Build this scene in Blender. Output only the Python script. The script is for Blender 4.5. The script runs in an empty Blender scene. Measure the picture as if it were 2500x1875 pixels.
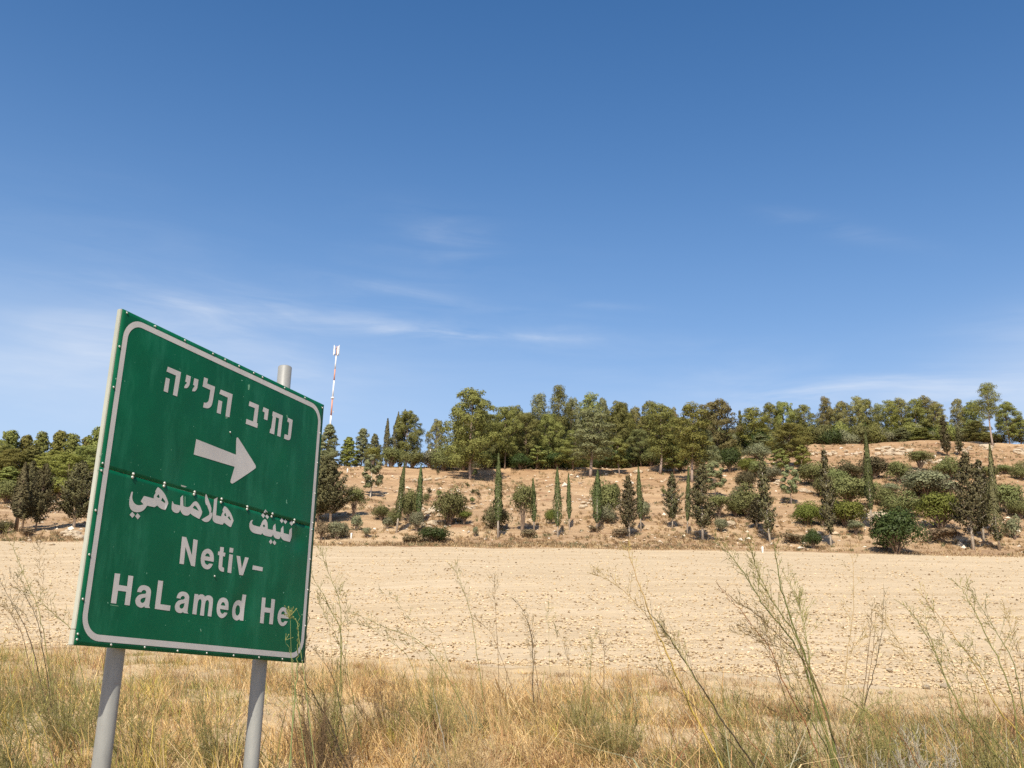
import bpy, bmesh, math, json
import numpy as np
from mathutils import Vector, Matrix

# ------------------------------------------------------------------ camera, sky, sun, exposure
SC = bpy.context.scene
C = bpy.context.scene.collection
F_PX = 2450.0
EYE = 1.5
UPC = np.array([0.0336, -0.9607, 0.2758]); UPC /= np.linalg.norm(UPC)
FWC = np.array([0, 0, 1.0]) - UPC[2] * UPC; FWC /= np.linalg.norm(FWC)
RTC = np.cross(FWC, UPC)
MW = np.array([RTC, FWC, UPC])                 # camera frame (x right, y down, z forward) -> world

cam_data = bpy.data.cameras.new('camera'); cam = bpy.data.objects.new('camera', cam_data); C.objects.link(cam)
cam_data.sensor_width = 36.0; cam_data.lens = 36.0 * F_PX / 2500.0
cam_data.clip_start = 0.1; cam_data.clip_end = 6000.0
ax, ay, az = MW @ np.array([1, 0, 0.]), MW @ np.array([0, -1, 0.]), MW @ np.array([0, 0, -1.])
m = Matrix.Identity(4)
for i in range(3):
    m[i][0], m[i][1], m[i][2] = ax[i], ay[i], az[i]
m[2][3] = EYE
cam.matrix_world = m
SC.camera = cam

SUN_EL, SUN_AZ = 46.0, -11.0     # the sun stands behind the camera, a little to the left
SC.view_settings.view_transform = 'Standard'; SC.view_settings.look = 'None'
SC.view_settings.gamma = 1.0; SC.view_settings.use_curve_mapping = False
SC.view_settings.exposure = 0.56
s_el, s_az = math.radians(SUN_EL), math.radians(SUN_AZ)
SUN_DIR = Vector((math.sin(s_az) * math.cos(s_el), -math.cos(s_az) * math.cos(s_el), math.sin(s_el)))
sd = bpy.data.lights.new('sun', 'SUN'); sd.energy = 4.2; sd.angle = math.radians(0.5); sd.color = (1.0, 0.93, 0.80)
so = bpy.data.objects.new('sun', sd); C.objects.link(so)
so.rotation_euler = (-SUN_DIR).to_track_quat('-Z', 'Y').to_euler(); so.location = (0, -20, 40)

W = bpy.data.worlds.new('World'); SC.world = W; W.use_nodes = True
nt = W.node_tree; N = nt.nodes; L = nt.links; N.clear()
out = N.new('ShaderNodeOutputWorld'); bg = N.new('ShaderNodeBackground'); sky = N.new('ShaderNodeTexSky')
sky.sky_type = 'NISHITA'; sky.sun_disc = False; sky.sun_elevation = s_el
sky.sun_rotation = math.atan2(SUN_DIR.x, SUN_DIR.y)
sky.altitude = 250; sky.air_density = 1.0; sky.dust_density = 1.6; sky.ozone_density = 3.0
SKY_S = 0.094
bg.inputs['Strength'].default_value = SKY_S
def wm(op, a, b=None, c=None, clamp=False):
    n = N.new('ShaderNodeMath'); n.operation = op; n.use_clamp = clamp
    for i, v in enumerate((a, b, c)):
        if v is None: continue
        if isinstance(v, (int, float)): n.inputs[i].default_value = v
        else: L.new(v, n.inputs[i])
    return n.outputs[0]
tc = N.new('ShaderNodeTexCoord'); sx = N.new('ShaderNodeSeparateXYZ'); L.new(tc.outputs['Generated'], sx.inputs[0])
dx, dy, dz = sx.outputs
azm = wm('ARCTAN2', dx, dy)                                   # radians to the right of straight ahead
ele = wm('ARCSINE', dz)
comb = N.new('ShaderNodeCombineXYZ'); L.new(azm, comb.inputs[0]); L.new(ele, comb.inputs[1])
def wnoise(scale, sxy, detail=6, rough=0.55, rot=0.0, dist=0.4):
    mp = N.new('ShaderNodeMapping'); mp.inputs['Scale'].default_value = (sxy[0], sxy[1], 1)
    mp.inputs['Rotation'].default_value = (0, 0, rot)
    L.new(comb.outputs[0], mp.inputs[0])
    t = N.new('ShaderNodeTexNoise'); t.inputs['Scale'].default_value = scale; t.inputs['Detail'].default_value = detail
    t.inputs['Roughness'].default_value = rough; t.inputs['Distortion'].default_value = dist
    L.new(mp.outputs[0], t.inputs['Vector']); return t.outputs['Fac']
fib = wnoise(3.0, (2.0, 14.0), 8, 0.6, 0.12, 0.6)
fib2 = wnoise(2.2, (1.6, 6.0), 5, 0.6, -0.15, 0.8)
def streak(a0, e0, slope, wa, we, amp):
    """a band of thin cirrus centred at azimuth a0, elevation e0 (radians)"""
    da = wm('SUBTRACT', azm, a0)
    line = wm('MULTIPLY_ADD', da, slope, e0)
    de = wm('SUBTRACT', ele, line)
    g = wm('ADD', wm('POWER', wm('ABSOLUTE', wm('DIVIDE', da, wa)), 2.0), wm('POWER', wm('ABSOLUTE', wm('DIVIDE', de, we)), 2.0))
    return wm('MULTIPLY', wm('EXPONENT', wm('MULTIPLY', g, -1.0)), amp)
def azel(px, py):
    d = MW @ np.array([(px - 1250) / F_PX, (py - 937.5) / F_PX, 1.0]); d /= np.linalg.norm(d)
    return math.atan2(d[0], d[1]), math.asin(d[2])
acc = None
for (px, py, px2, py2, we, amp) in [(760, 782, 1330, 826, .0075, .95), (960, 812, 1340, 824, .0032, .75), (1290, 806, 1450, 798, .0045, .40), (860, 690, 1160, 745, .0060, .55), (1100, 748, 1300, 766, .0040, .50),
                                    (1400, 738, 1560, 752, .004, .40), (250, 700, 950, 790, .016, .48), (-100, 770, 700, 850, .040, .42), (100, 690, 500, 730, .012, .30),
                                    (1850, 985, 2250, 905, .012, .85), (2100, 960, 2600, 890, .030, .95), (2330, 850, 2700, 700, .022, .40), (960, 560, 1180, 610, .026, .32),
                                    (1900, 520, 2200, 590, .010, .30), (1350, 900, 2050, 960, .02, .25), (1100, 800, 2300, 900, .03, .12), (0, 560, 1200, 700, .06, .16), (-100, 900, 900, 960, .05, .35)]:
    a1, e1 = azel(px, py); a2, e2 = azel(px2, py2)
    s = streak((a1 + a2) / 2, (e1 + e2) / 2, (e2 - e1) / (a2 - a1), abs(a2 - a1) * .62, we, amp)
    acc = s if acc is None else wm('ADD', acc, s)
fm = wm('MULTIPLY', wm('SUBTRACT', fib, 0.36, clamp=True), 2.8)
fm2 = wm('MULTIPLY', wm('SUBTRACT', fib2, 0.30, clamp=True), 2.2)
cl = wm('MULTIPLY', wm('MULTIPLY', acc, fm), wm('MULTIPLY', fm2, 0.62), clamp=True)
veil = None
for (px, py, px2, py2, we, amp) in [(-300, 880, 800, 940, .05, .32), (-200, 740, 600, 800, .05, .12), (2350, 960, 2900, 850, .05, .42), (1200, 1010, 2300, 1030, .05, .12)]:
    a1, e1 = azel(px, py); a2, e2 = azel(px2, py2); s = streak((a1 + a2) / 2, (e1 + e2) / 2, (e2 - e1) / (a2 - a1), abs(a2 - a1) * .62, we, amp); veil = s if veil is None else wm('ADD', veil, s)
cl = wm('ADD', cl, wm('MULTIPLY', veil, wm('ADD', wm('MULTIPLY', fib2, 1.2), .25)), clamp=True)
tint = N.new('ShaderNodeMix'); tint.data_type = 'RGBA'; tint.blend_type = 'MULTIPLY'; tint.inputs[0].default_value = 1.0
hs = N.new('ShaderNodeHueSaturation'); hs.inputs['Saturation'].default_value = 1.31; hs.inputs['Value'].default_value = 1.0
L.new(sky.outputs[0], hs.inputs['Color']); L.new(hs.outputs[0], tint.inputs[6]); tint.inputs[7].default_value = (0.97, 0.96, 1.0, 1)
mixc = N.new('ShaderNodeMix'); mixc.data_type = 'RGBA'; L.new(cl, mixc.inputs[0])
hz = N.new('ShaderNodeMix'); hz.data_type = 'RGBA'; L.new(wm('MULTIPLY', wm('EXPONENT', wm('MULTIPLY', wm('SUBTRACT', wm('MAXIMUM', ele, 0.0), 0.20), -9.5)), .66, clamp=True), hz.inputs[0])
hb = N.new('ShaderNodeMix'); hb.data_type = 'RGBA'; L.new(wm('MULTIPLY', wm('EXPONENT', wm('MULTIPLY', wm('SUBTRACT', wm('MAXIMUM', ele, 0.0), 0.20), -4.8)), .46, clamp=True), hb.inputs[0])
L.new(tint.outputs[2], hb.inputs[6]); hb.inputs[7].default_value = (2.45, 4.35, 7.5, 1); L.new(hb.outputs[2], hz.inputs[6]); hz.inputs[7].default_value = (3.9, 5.1, 6.7, 1); L.new(hz.outputs[2], mixc.inputs[6])
mixc.inputs[7].default_value = (6.2, 6.5, 7.0, 1)
L.new(mixc.outputs[2], bg.inputs['Color']); L.new(bg.outputs[0], out.inputs['Surface'])
SC.cycles.use_denoising = False

# ------------------------------------------------------------------ helpers
def tag(o, label=None, cat=None, group=None, kind=None):
    if label: o['label'] = label
    if cat: o['category'] = cat
    if group: o['group'] = group
    if kind: o['kind'] = kind
    return o
def empty(name, loc, rz=0.0, scale=(1, 1, 1), tilt=(0, 0)):
    o = bpy.data.objects.new(name, None); C.objects.link(o); o.location = loc
    o.rotation_euler = (tilt[0], tilt[1], rz); o.scale = scale; o.empty_display_size = 0.3
    return o
def link(name, me, parent=None, loc=None):
    o = bpy.data.objects.new(name, me); C.objects.link(o)
    if parent: o.parent = parent
    if loc is not None: o.location = loc
    return o
def np_mesh(name, V, F, mat=None, smooth=False, col=None, nrm=None):
    """V (n,3), F (m,k) with k = 3 or 4, or a list of such arrays; col = per-vertex colour"""
    me = bpy.data.meshes.new(name)
    Fs = F if isinstance(F, list) else [F]
    Fs = [np.asarray(f, dtype=np.int32) for f in Fs if len(f)]
    V = np.asarray(V, dtype=np.float32)
    me.vertices.add(len(V)); me.vertices.foreach_set('co', V.ravel())
    loops = np.concatenate([f.ravel() for f in Fs]); tot = np.concatenate([np.full(len(f), f.shape[1], np.int32) for f in Fs])
    start = np.concatenate([[0], np.cumsum(tot)[:-1]]).astype(np.int32)
    me.loops.add(len(loops)); me.loops.foreach_set('vertex_index', loops)
    me.polygons.add(len(tot)); me.polygons.foreach_set('loop_start', start); me.polygons.foreach_set('loop_total', tot)
    me.update(calc_edges=True)
    me.polygons.foreach_set('use_smooth', np.full(len(tot), smooth))
    if col is not None:
        a = me.color_attributes.new('tint', 'FLOAT_COLOR', 'POINT')
        c4 = np.ones((len(V), 4), np.float32); c4[:, :3] = col; a.data.foreach_set('color', c4.ravel())
    if nrm is not None:
        nn = nrm / (np.linalg.norm(nrm, axis=1)[:, None] + 1e-9); me.normals_split_custom_set_from_vertices(nn.tolist())
    if mat: me.materials.append(mat)
    return me
class MB:
    def __init__(s): s.V = []; s.T = []; s.Q = []; s.N = []; s.n = 0
    def add(s, V, T=None, Q=None):
        s.V.append(np.asarray(V, float))
        if T is not None and len(T): s.T.append(np.asarray(T) + s.n)
        if Q is not None and len(Q): s.Q.append(np.asarray(Q) + s.n)
        s.n += len(V)
    def tube(s, P, R, k=6, cap=True):
        P = np.asarray(P, float); n = len(P); R = np.broadcast_to(np.asarray(R, float), (n,))
        tg = np.gradient(P, axis=0); tg /= np.linalg.norm(tg, axis=1)[:, None] + 1e-9
        ref = np.array([0, 1, 0.]) if abs(tg[0][1]) < .9 else np.array([1., 0, 0])
        V = []
        for i in range(n):
            a = np.cross(tg[i], ref); a /= np.linalg.norm(a) + 1e-9; b = np.cross(tg[i], a)
            for j in range(k):
                th = 2 * math.pi * j / k; V.append(P[i] + R[i] * (a * math.cos(th) + b * math.sin(th)))
        Q = [(i * k + j, i * k + (j + 1) % k, (i + 1) * k + (j + 1) % k, (i + 1) * k + j) for i in range(n - 1) for j in range(k)]
        T = []
        if cap:
            V.append(P[0]); V.append(P[-1]); a, b = n * k, n * k + 1
            T = [(a, (j + 1) % k, j) for j in range(k)] + [(b, (n - 1) * k + j, (n - 1) * k + (j + 1) % k) for j in range(k)]
        s.add(V, T, Q)
    def box(s, lo, hi):
        x0, y0, z0 = lo; x1, y1, z1 = hi
        V = [(x0, y0, z0), (x1, y0, z0), (x1, y1, z0), (x0, y1, z0), (x0, y0, z1), (x1, y0, z1), (x1, y1, z1), (x0, y1, z1)]
        s.add(V, None, [(0, 3, 2, 1), (4, 5, 6, 7), (0, 1, 5, 4), (1, 2, 6, 5), (2, 3, 7, 6), (3, 0, 4, 7)])
    def mesh(s, name, mat, smooth=False, col=None, fit=None):
        F = []
        if s.T: F.append(np.concatenate(s.T))
        if s.Q: F.append(np.concatenate(s.Q))
        return np_mesh(name, np.concatenate(s.V), F, mat, smooth, col, np.concatenate(s.N) if s.N else None)

def hash2(ix, iy, seed):
    h = (ix.astype(np.int64) * 374761393 + iy.astype(np.int64) * 668265263 + seed * 1442695041) & 0xffffffff
    h = ((h ^ (h >> 13)) * 1274126177) & 0xffffffff
    return ((h ^ (h >> 16)) & 0xffff) / 65535.0
def vnoise(x, y, seed=0):
    ix = np.floor(x); iy = np.floor(y); fx = x - ix; fy = y - iy
    fx = fx * fx * (3 - 2 * fx); fy = fy * fy * (3 - 2 * fy)
    a = hash2(ix, iy, seed); b = hash2(ix + 1, iy, seed); c = hash2(ix, iy + 1, seed); d = hash2(ix + 1, iy + 1, seed)
    return (a + (b - a) * fx) * (1 - fy) + (c + (d - c) * fx) * fy
def fbm(x, y, seed=0, oct=4, gain=.5):
    s = 0; a = 1; t = 0
    for k in range(oct):
        s = s + a * vnoise(x * 2 ** k + 17.3 * k, y * 2 ** k - 9.1 * k, seed + k); t += a; a *= gain
    return s / t - 0.5

# ------------------------------------------------------------------ materials
def mat(name, rough=0.9, spec=0.3):
    mt = bpy.data.materials.new(name); mt.use_nodes = True
    b = mt.node_tree.nodes['Principled BSDF']; b.inputs['Roughness'].default_value = rough
    b.inputs['Specular IOR Level'].default_value = spec
    return mt, mt.node_tree, b
def ramp(t, fac, stops):
    r = t.nodes.new('ShaderNodeValToRGB'); e = r.color_ramp.elements
    while len(e) > 1: e.remove(e[-1])
    e[0].position = stops[0][0]; e[0].color = (*stops[0][1], 1)
    for p, c in stops[1:]:
        k = e.new(p); k.color = (*c, 1)
    t.links.new(fac, r.inputs[0]); return r.outputs[0]
def noise(t, scale, detail=5, rough=.6, coord='Object', stretch=None, dist=0):
    c = t.nodes.new('ShaderNodeTexCoord'); v = c.outputs[coord]
    if stretch:
        mp = t.nodes.new('ShaderNodeMapping'); mp.inputs['Scale'].default_value = stretch; t.links.new(v, mp.inputs[0]); v = mp.outputs[0]
    n = t.nodes.new('ShaderNodeTexNoise'); n.inputs['Scale'].default_value = scale; n.inputs['Detail'].default_value = detail
    n.inputs['Roughness'].default_value = rough; n.inputs['Distortion'].default_value = dist
    t.links.new(v, n.inputs['Vector']); return n.outputs['Fac']
def mixrgb(t, f, a, b, mode='MIX'):
    n = t.nodes.new('ShaderNodeMix'); n.data_type = 'RGBA'; n.blend_type = mode
    for i, v in ((0, f), (6, a), (7, b)):
        if isinstance(v, (int, float)): n.inputs[i].default_value = v
        elif isinstance(v, tuple): n.inputs[i].default_value = (*v, 1)
        else: t.links.new(v, n.inputs[i])
    return n.outputs[2]
def bump(t, b, h, strength=.5, dist=.02):
    n = t.nodes.new('ShaderNodeBump'); n.inputs['Strength'].default_value = strength; n.inputs['Distance'].default_value = dist
    t.links.new(h, n.inputs['Height']); t.links.new(n.outputs[0], b.inputs['Normal'])
def leafmat(name, dark, light, var=.5, transl=.30, rough=.65, dead=None):
    mt, t, b = mat(name, rough, .12)
    g = t.nodes.new('ShaderNodeNewGeometry'); oi = t.nodes.new('ShaderNodeObjectInfo')
    big = noise(t, .55, 3, .5)
    f = t.nodes.new('ShaderNodeMath'); f.operation = 'ADD'; g2 = t.nodes.new('ShaderNodeMath'); g2.operation = 'MULTIPLY_ADD'; t.links.new(g.outputs['Random Per Island'], g2.inputs[0]); g2.inputs[1].default_value = .6; g2.inputs[2].default_value = .2; t.links.new(g2.outputs[0], f.inputs[0]); t.links.new(big, f.inputs[1])
    f2 = t.nodes.new('ShaderNodeMath'); f2.operation = 'MULTIPLY_ADD'; t.links.new(f.outputs[0], f2.inputs[0]); f2.inputs[1].default_value = .55; f2.inputs[2].default_value = -.04
    c = ramp(t, f2.outputs[0], [(0, dark), (.55, tuple((a + b_) / 2 for a, b_ in zip(dark, light))), (1, light)])
    hsv = t.nodes.new('ShaderNodeHueSaturation'); t.links.new(c, hsv.inputs['Color'])
    for inp, lo, hi in (('Value', 1 - var * .5, 1 + var * .5), ('Hue', .5 - .02, .5 + .02)):
        mr = t.nodes.new('ShaderNodeMapRange'); t.links.new(oi.outputs['Random'], mr.inputs[0]); mr.inputs[3].default_value = lo; mr.inputs[4].default_value = hi
        t.links.new(mr.outputs[0], hsv.inputs[inp])
    col = hsv.outputs[0]
    if dead:
        n2 = noise(t, .8, 3, .6); r2 = ramp(t, n2, [(.60, (0, 0, 0)), (.72, (1, 1, 1))]); col = mixrgb(t, r2, col, dead)
    t.links.new(col, b.inputs['Base Color'])
    tr = t.nodes.new('ShaderNodeBsdfTranslucent'); t.links.new(col, tr.inputs['Color'])
    mx = t.nodes.new('ShaderNodeMixShader'); mx.inputs[0].default_value = transl
    t.links.new(b.outputs[0], mx.inputs[1]); t.links.new(tr.outputs[0], mx.inputs[2])
    t.links.new(mx.outputs[0], t.nodes['Material Output'].inputs['Surface'])
    return mt
M = {}
M['pine'] = leafmat('pine_needles', (0.1425, 0.1482, 0.0388), (0.3705, 0.3648, 0.1117))
M['pine_yellow'] = leafmat('pine_needles_yellowish', (.155, .155, .036), (.385, .365, .10))
M['pine_grey'] = leafmat('pine_needles_greyish', (0.1596, 0.1653, 0.0752), (0.3876, 0.3876, 0.1881))
M['pine_dull'] = leafmat('pine_needles_dull', (0.1596, 0.1482, 0.0513), (0.399, 0.3534, 0.1368), dead=(.22, .14, .07))
M['cypress'] = leafmat('cypress_foliage', (0.06, 0.072, 0.026), (0.145, 0.162, 0.056), .3, .12)
M['dark'] = leafmat('dark_conifer_foliage', (.064, .058, .027), (.195, .170, .078), .3, .10)
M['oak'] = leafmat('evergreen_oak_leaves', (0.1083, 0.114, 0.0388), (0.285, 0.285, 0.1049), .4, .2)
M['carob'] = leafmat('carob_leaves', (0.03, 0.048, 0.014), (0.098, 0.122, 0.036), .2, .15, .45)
M['bright'] = leafmat('bright_green_leaves', (.10, .115, .022), (.27, .28, .065), .2, .3)
M['olive'] = leafmat('olive_grey_leaves', (0.1368, 0.1368, 0.073), (0.342, 0.3306, 0.1881), .3, .2)
M['dryshrub'] = leafmat('dry_shrub_twigs', (.14, .10, .055), (.32, .25, .14), .3, .2)
mt, t, b = mat('bark'); t.links.new(ramp(t, noise(t, 6, 5, .6, stretch=(1, 1, .3)), [(.3, (.13, .085, .055)), (.7, (.33, .24, .17))]), b.inputs['Base Color']); M['bark'] = mt
mt, t, b = mat('pale_bark'); t.links.new(ramp(t, noise(t, 6, 5, .6, stretch=(1, 1, .3)), [(.3, (.50, .42, .32)), (.7, (.74, .66, .54))]), b.inputs['Base Color']); M['palebark'] = mt
mt, t, b = mat('pine_bark'); t.links.new(ramp(t, noise(t, 5, 5, .6, stretch=(1, 1, .3)), [(.3, (.22, .155, .115)), (.7, (.44, .34, .27))]), b.inputs['Base Color']); M['pinebark'] = mt

# soils
def soil(name, stops, scale, stretch, bs, bd, fine=12.0, spots=None):
    mt, t, b = mat(name, .95, .1)
    c = ramp(t, noise(t, scale, 8, .62, stretch=stretch), stops)
    c = mixrgb(t, .35, c, ramp(t, noise(t, fine, 6, .7, stretch=stretch), [(.3, tuple(.62 * v for v in stops[0][1])), (.7, stops[-1][1])]))
    if name == 'ploughed_soil':
        c = mixrgb(t, .5, c, ramp(t, noise(t, 1.0, 4, .6, stretch=(.05, .55, 1)), [(.36, (.82, .80, .77)), (.60, (1.0, 1.0, 1.0))]), 'MULTIPLY')
    if name == 'hillside_soil':
        c_ = t.nodes.new('ShaderNodeTexCoord'); s_ = t.nodes.new('ShaderNodeSeparateXYZ'); t.links.new(c_.outputs['Object'], s_.inputs[0])
        mr = t.nodes.new('ShaderNodeMapRange'); t.links.new(s_.outputs[2], mr.inputs[0]); mr.inputs[1].default_value = 13; mr.inputs[2].default_value = 27
        c = mixrgb(t, mr.outputs[0], c, mixrgb(t, 1.0, c, (.96, .90, .84), 'MULTIPLY'))
    if spots:
        c = mixrgb(t, ramp(t, noise(t, spots[0], 4, .6, stretch=spots[1]), [(spots[2], (0, 0, 0)), (spots[2] + .10, (1, 1, 1))]), c, spots[3])
    t.links.new(c, b.inputs['Base Color']); bump(t, b, noise(t, fine * 1.3, 6, .7), bs, bd)
    return mt
M['field'] = soil('ploughed_soil', [(.30, (.475, .355, .215)), (.52, (.550, .424, .270)), (.72, (.615, .490, .330))], .35, (.5, 3.0, 1), .7, .03, 9.0)
M['hill'] = soil('hillside_soil', [(.32, (.29, .18, .100)), (.50, (.42, .28, .160)), (.68, (.56, .41, .25))], .13, (.6, 2.4, 1), 1.0, .2, 1.6,
                 (.30, (.5, 2.4, 1), .56, (.27, .155, .085)))
M['verge'] = soil('verge_soil', [(.30, (.44, .305, .165)), (.52, (.55, .40, .225)), (.72, (.64, .49, .295))], 1.1, (1, 1, 1), .8, .03, 14.0)
mt, t, b = mat('limestone', .9, .2)
t.links.new(ramp(t, noise(t, 2.5, 6, .65), [(.3, (.36, .27, .18)), (.6, (.53, .43, .30)), (.8, (.62, .54, .42))]), b.inputs['Base Color'])
bump(t, b, noise(t, 6, 6, .7), .7, .08); M['rock'] = mt
def vcmat(name, transl=.2, rough=.8):
    mt, t, b = mat(name, rough, .15)
    a = t.nodes.new('ShaderNodeVertexColor'); a.layer_name = 'tint'
    t.links.new(a.outputs[0], b.inputs['Base Color'])
    tr = t.nodes.new('ShaderNodeBsdfTranslucent'); t.links.new(a.outputs[0], tr.inputs['Color'])
    mx = t.nodes.new('ShaderNodeMixShader'); mx.inputs[0].default_value = transl
    t.links.new(b.outputs[0], mx.inputs[1]); t.links.new(tr.outputs[0], mx.inputs[2])
    t.links.new(mx.outputs[0], t.nodes['Material Output'].inputs['Surface'])
    return mt
M['grass'] = vcmat('dry_grass_blades'); M['clod'] = vcmat('soil_clods', 0.0, .95)

# ------------------------------------------------------------------ terrain
def ray(px, py):
    return MW @ np.array([(px - 1250) / F_PX, (py - 937.5) / F_PX, 1.0])
def zrel(px, py, Y):
    d = ray(px, py); return d[2] / d[1] * Y
#      px   edgeY edgePy far80 strip86 ridgeY ridgePy
COLS = [(-500, 20, 1558, 1316, 1304, 135, 1215), (0, 18, 1575, 1325, 1312, 135, 1207), (250, 18, 1580, 1327, 1313, 135, 1195),
        (500, 17, 1590, 1331, 1316, 130, 1165), (800, 16, 1605, 1336, 1320, 130, 1135), (1150, 14.5, 1620, 1341, 1325, 130, 1147),
        (1500, 13.8, 1632, 1345, 1328, 130, 1140), (1750, 13, 1645, 1348, 1330, 135, 1130), (1880, 12.6, 1655, 1350, 1334, 140, 1108),
        (2000, 12.2, 1665, 1353, 1336, 145, 1090), (2250, 11.6, 1685, 1359, 1342, 150, 1078), (2500, 11, 1705, 1364, 1346, 150, 1084),
        (3000, 10.5, 1735, 1372, 1354, 150, 1100)]
KT = []; KY = []; KZ = []
for (px, ye, pe, p80, p86, yr, pr) in COLS:
    d = ray(px, 1400); KT.append(d[0] / d[1])
    ze, z80, z86, zr = zrel(px, pe, ye), zrel(px, p80, 80), zrel(px, p86, 86), zrel(px, pr, yr)
    KY.append([-60, 0, 4, 7, ye, 80, 86, (86 + yr) / 2, yr, yr + 12, yr + 60, 500, 3500])
    KZ.append([-1.45, -1.45, -1.02, -.62, ze, z80, z86, z86 + (zr - z86) * .53, zr, zr + .25, zr - 3, zr - 16, zr - 60])
KT, KY, KZ = np.array(KT), np.array(KY, float), np.array(KZ, float)
def knots(tt):
    """knot distances and heights for the bearings tt (vectorised)"""
    tt = np.clip(tt, KT[0], KT[-1]); i = np.clip(np.searchsorted(KT, tt) - 1, 0, len(KT) - 2)
    f = ((tt - KT[i]) / (KT[i + 1] - KT[i]))[:, None]; f = f * f * (3 - 2 * f)
    return KY[i] * (1 - f) + KY[i + 1] * f, KZ[i] * (1 - f) + KZ[i + 1] * f
def ground_z(X, Y, detail=True):
    X = np.atleast_1d(np.asarray(X, float)); Y = np.atleast_1d(np.asarray(Y, float)); X, Y = np.broadcast_arrays(X, Y)
    sh = X.shape; X = X.ravel(); Y = Y.ravel()
    tt = X / np.maximum(Y, 5.0); ky, kz = knots(tt)
    j = np.clip((ky[:, :] <= Y[:, None]).sum(1) - 1, 0, ky.shape[1] - 2); r = np.arange(len(Y))
    f = np.clip((Y - ky[r, j]) / (ky[r, j + 1] - ky[r, j]), 0, 1)
    z = kz[r, j] * (1 - f) + kz[r, j + 1] * f + EYE
    if detail:
        ye = ky[:, 4]
        wv = np.clip((ye + .6 - Y) / 1.2, 0, 1)                                       # verge
        wf = np.clip((Y - ye + .2) / 1.0, 0, 1) * np.clip((81 - Y) / 2, 0, 1)           # field
        wh = np.clip((Y - 82) / 4, 0, 1)                                              # hill
        z = z + wv * (fbm(X * 1.3, Y * 1.3, 5) * .16 + fbm(X * 6, Y * 6, 6, 3) * .05)
        fn = fbm(X * 1.2, Y * 5.0, 11, 3); fc = fbm(X * 5, Y * 9, 12, 3)
        z = z + wf * (fn * .045 + fc * .050 + fbm(X * .12, Y * .2, 13, 2) * .25 * np.clip((Y - ye) / 10, 0, 1))
        z = z + wh * (fbm(X * .09, Y * .13, 21, 4) * 1.1 + fbm(X * .45, Y * 1.1, 22, 3) * .42 + fbm(X * 1.6, Y * 3.2, 23, 2) * .14)
    return z.reshape(sh)
def hit(px, py, ymin=3.0, ymax=220.0):
    """where the line of sight through a point of the photograph meets the terrain"""
    d = ray(px, py); d = d / d[1]; Y = np.arange(ymin, ymax, .1)
    g = ground_z(d[0] * Y, Y) - (EYE + d[2] * Y); k = np.argmax(g > 0)
    if not (g > 0).any(): return None
    return np.array([d[0] * Y[k], Y[k], float(ground_z(d[0] * Y[k], Y[k])[0])])
def at(px, py, Y):
    d = ray(px, py); return np.array([d[0] / d[1] * Y, Y, EYE + d[2] / d[1] * Y])
def sheet(name, ts, ystart, yend, rows, mt):
    """a ground sheet between two border lines; ystart, yend are arrays over the columns"""
    R = np.linspace(0, 1, rows)[:, None] if np.isscalar(rows) else np.asarray(rows)[:, None]
    Y = ystart[None, :] + (yend - ystart)[None, :] * R
    X = ts[None, :] * (np.maximum(Y, 0) + 12.0)
    Z = ground_z(X, Y)
    V = np.stack([X, Y, Z], -1).reshape(-1, 3); nr, nc = Y.shape
    i = np.arange(nr - 1)[:, None] * nc + np.arange(nc - 1)[None, :]
    Q = np.stack([i, i + 1, i + nc + 1, i + nc], -1).reshape(-1, 4)
    o = link(name, np_mesh(name, V, Q, mt, True)); tag(o, kind='structure'); return o
ts = np.linspace(-.75, .75, 760)
# the field's near border in sheet coordinates (solve X = t (Y + 12), Y = edge(X / Y))
ye = np.full(len(ts), 14.0)
for _ in range(30): ye = knots(ts * (ye + 12) / ye)[0][:, 4]
ye = ye + fbm(ts * 40, ts * 0 + 2, 3, 4) * 1.6
one = np.ones(len(ts))
sub = slice(None, None, 2)
sheet('verge_ground', ts, -40 * one, ye, np.concatenate([np.linspace(0, .72, 12)[:-1], np.linspace(.72, 1, 240)]), M['verge'])
g = np.linspace(0, 1, 520); g = (np.exp(g * 1.9) - 1) / (math.exp(1.9) - 1)
yfar = 81.3 + fbm(ts * 90, ts * 0 + 5, 7, 4) * 1.3
sheet('ploughed_field', ts, ye, yfar, g, M['field'])
sheet('hillside_ground', ts[sub], yfar[sub], 215 * one[sub], 330, M['hill'])
def patch(mb, X, Y):
    Z = ground_z(X, Y, True); nr, nc = X.shape
    i = np.arange(nr - 1)[:, None] * nc + np.arange(nc - 1)[None, :]
    mb.add(np.stack([X, Y, Z], -1).reshape(-1, 3), None, np.stack([i, i + 1, i + nc + 1, i + nc], -1).reshape(-1, 4))
mb = MB()
yy = np.concatenate([[-40, -20, 0], np.arange(5, 216, 5)])[:, None]; bw = .75 * (np.maximum(yy, 0) + 12)
off = np.array([0, 6, 15, 30, 60, 120, 300, 900, 3000.])[None, :]
patch(mb, (-bw - off)[:, ::-1], yy + 0 * off); patch(mb, bw + off, yy + 0 * off)
xs_ = np.concatenate([[-3500, -1500, -600], np.linspace(-300, 300, 41), [600, 1500, 3500]])[None, :]
yf = np.array([215, 240, 280, 350, 500, 900, 1800, 4200.])[:, None]; patch(mb, xs_ + 0 * yf, yf + 0 * xs_)
yb = np.array([-4000, -800, -200, -40.])[:, None]; patch(mb, xs_ + 0 * yb, yb + 0 * xs_)
o = link('open_ground', mb.mesh('open_ground', M['hill'], True)); tag(o, kind='structure')

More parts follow.
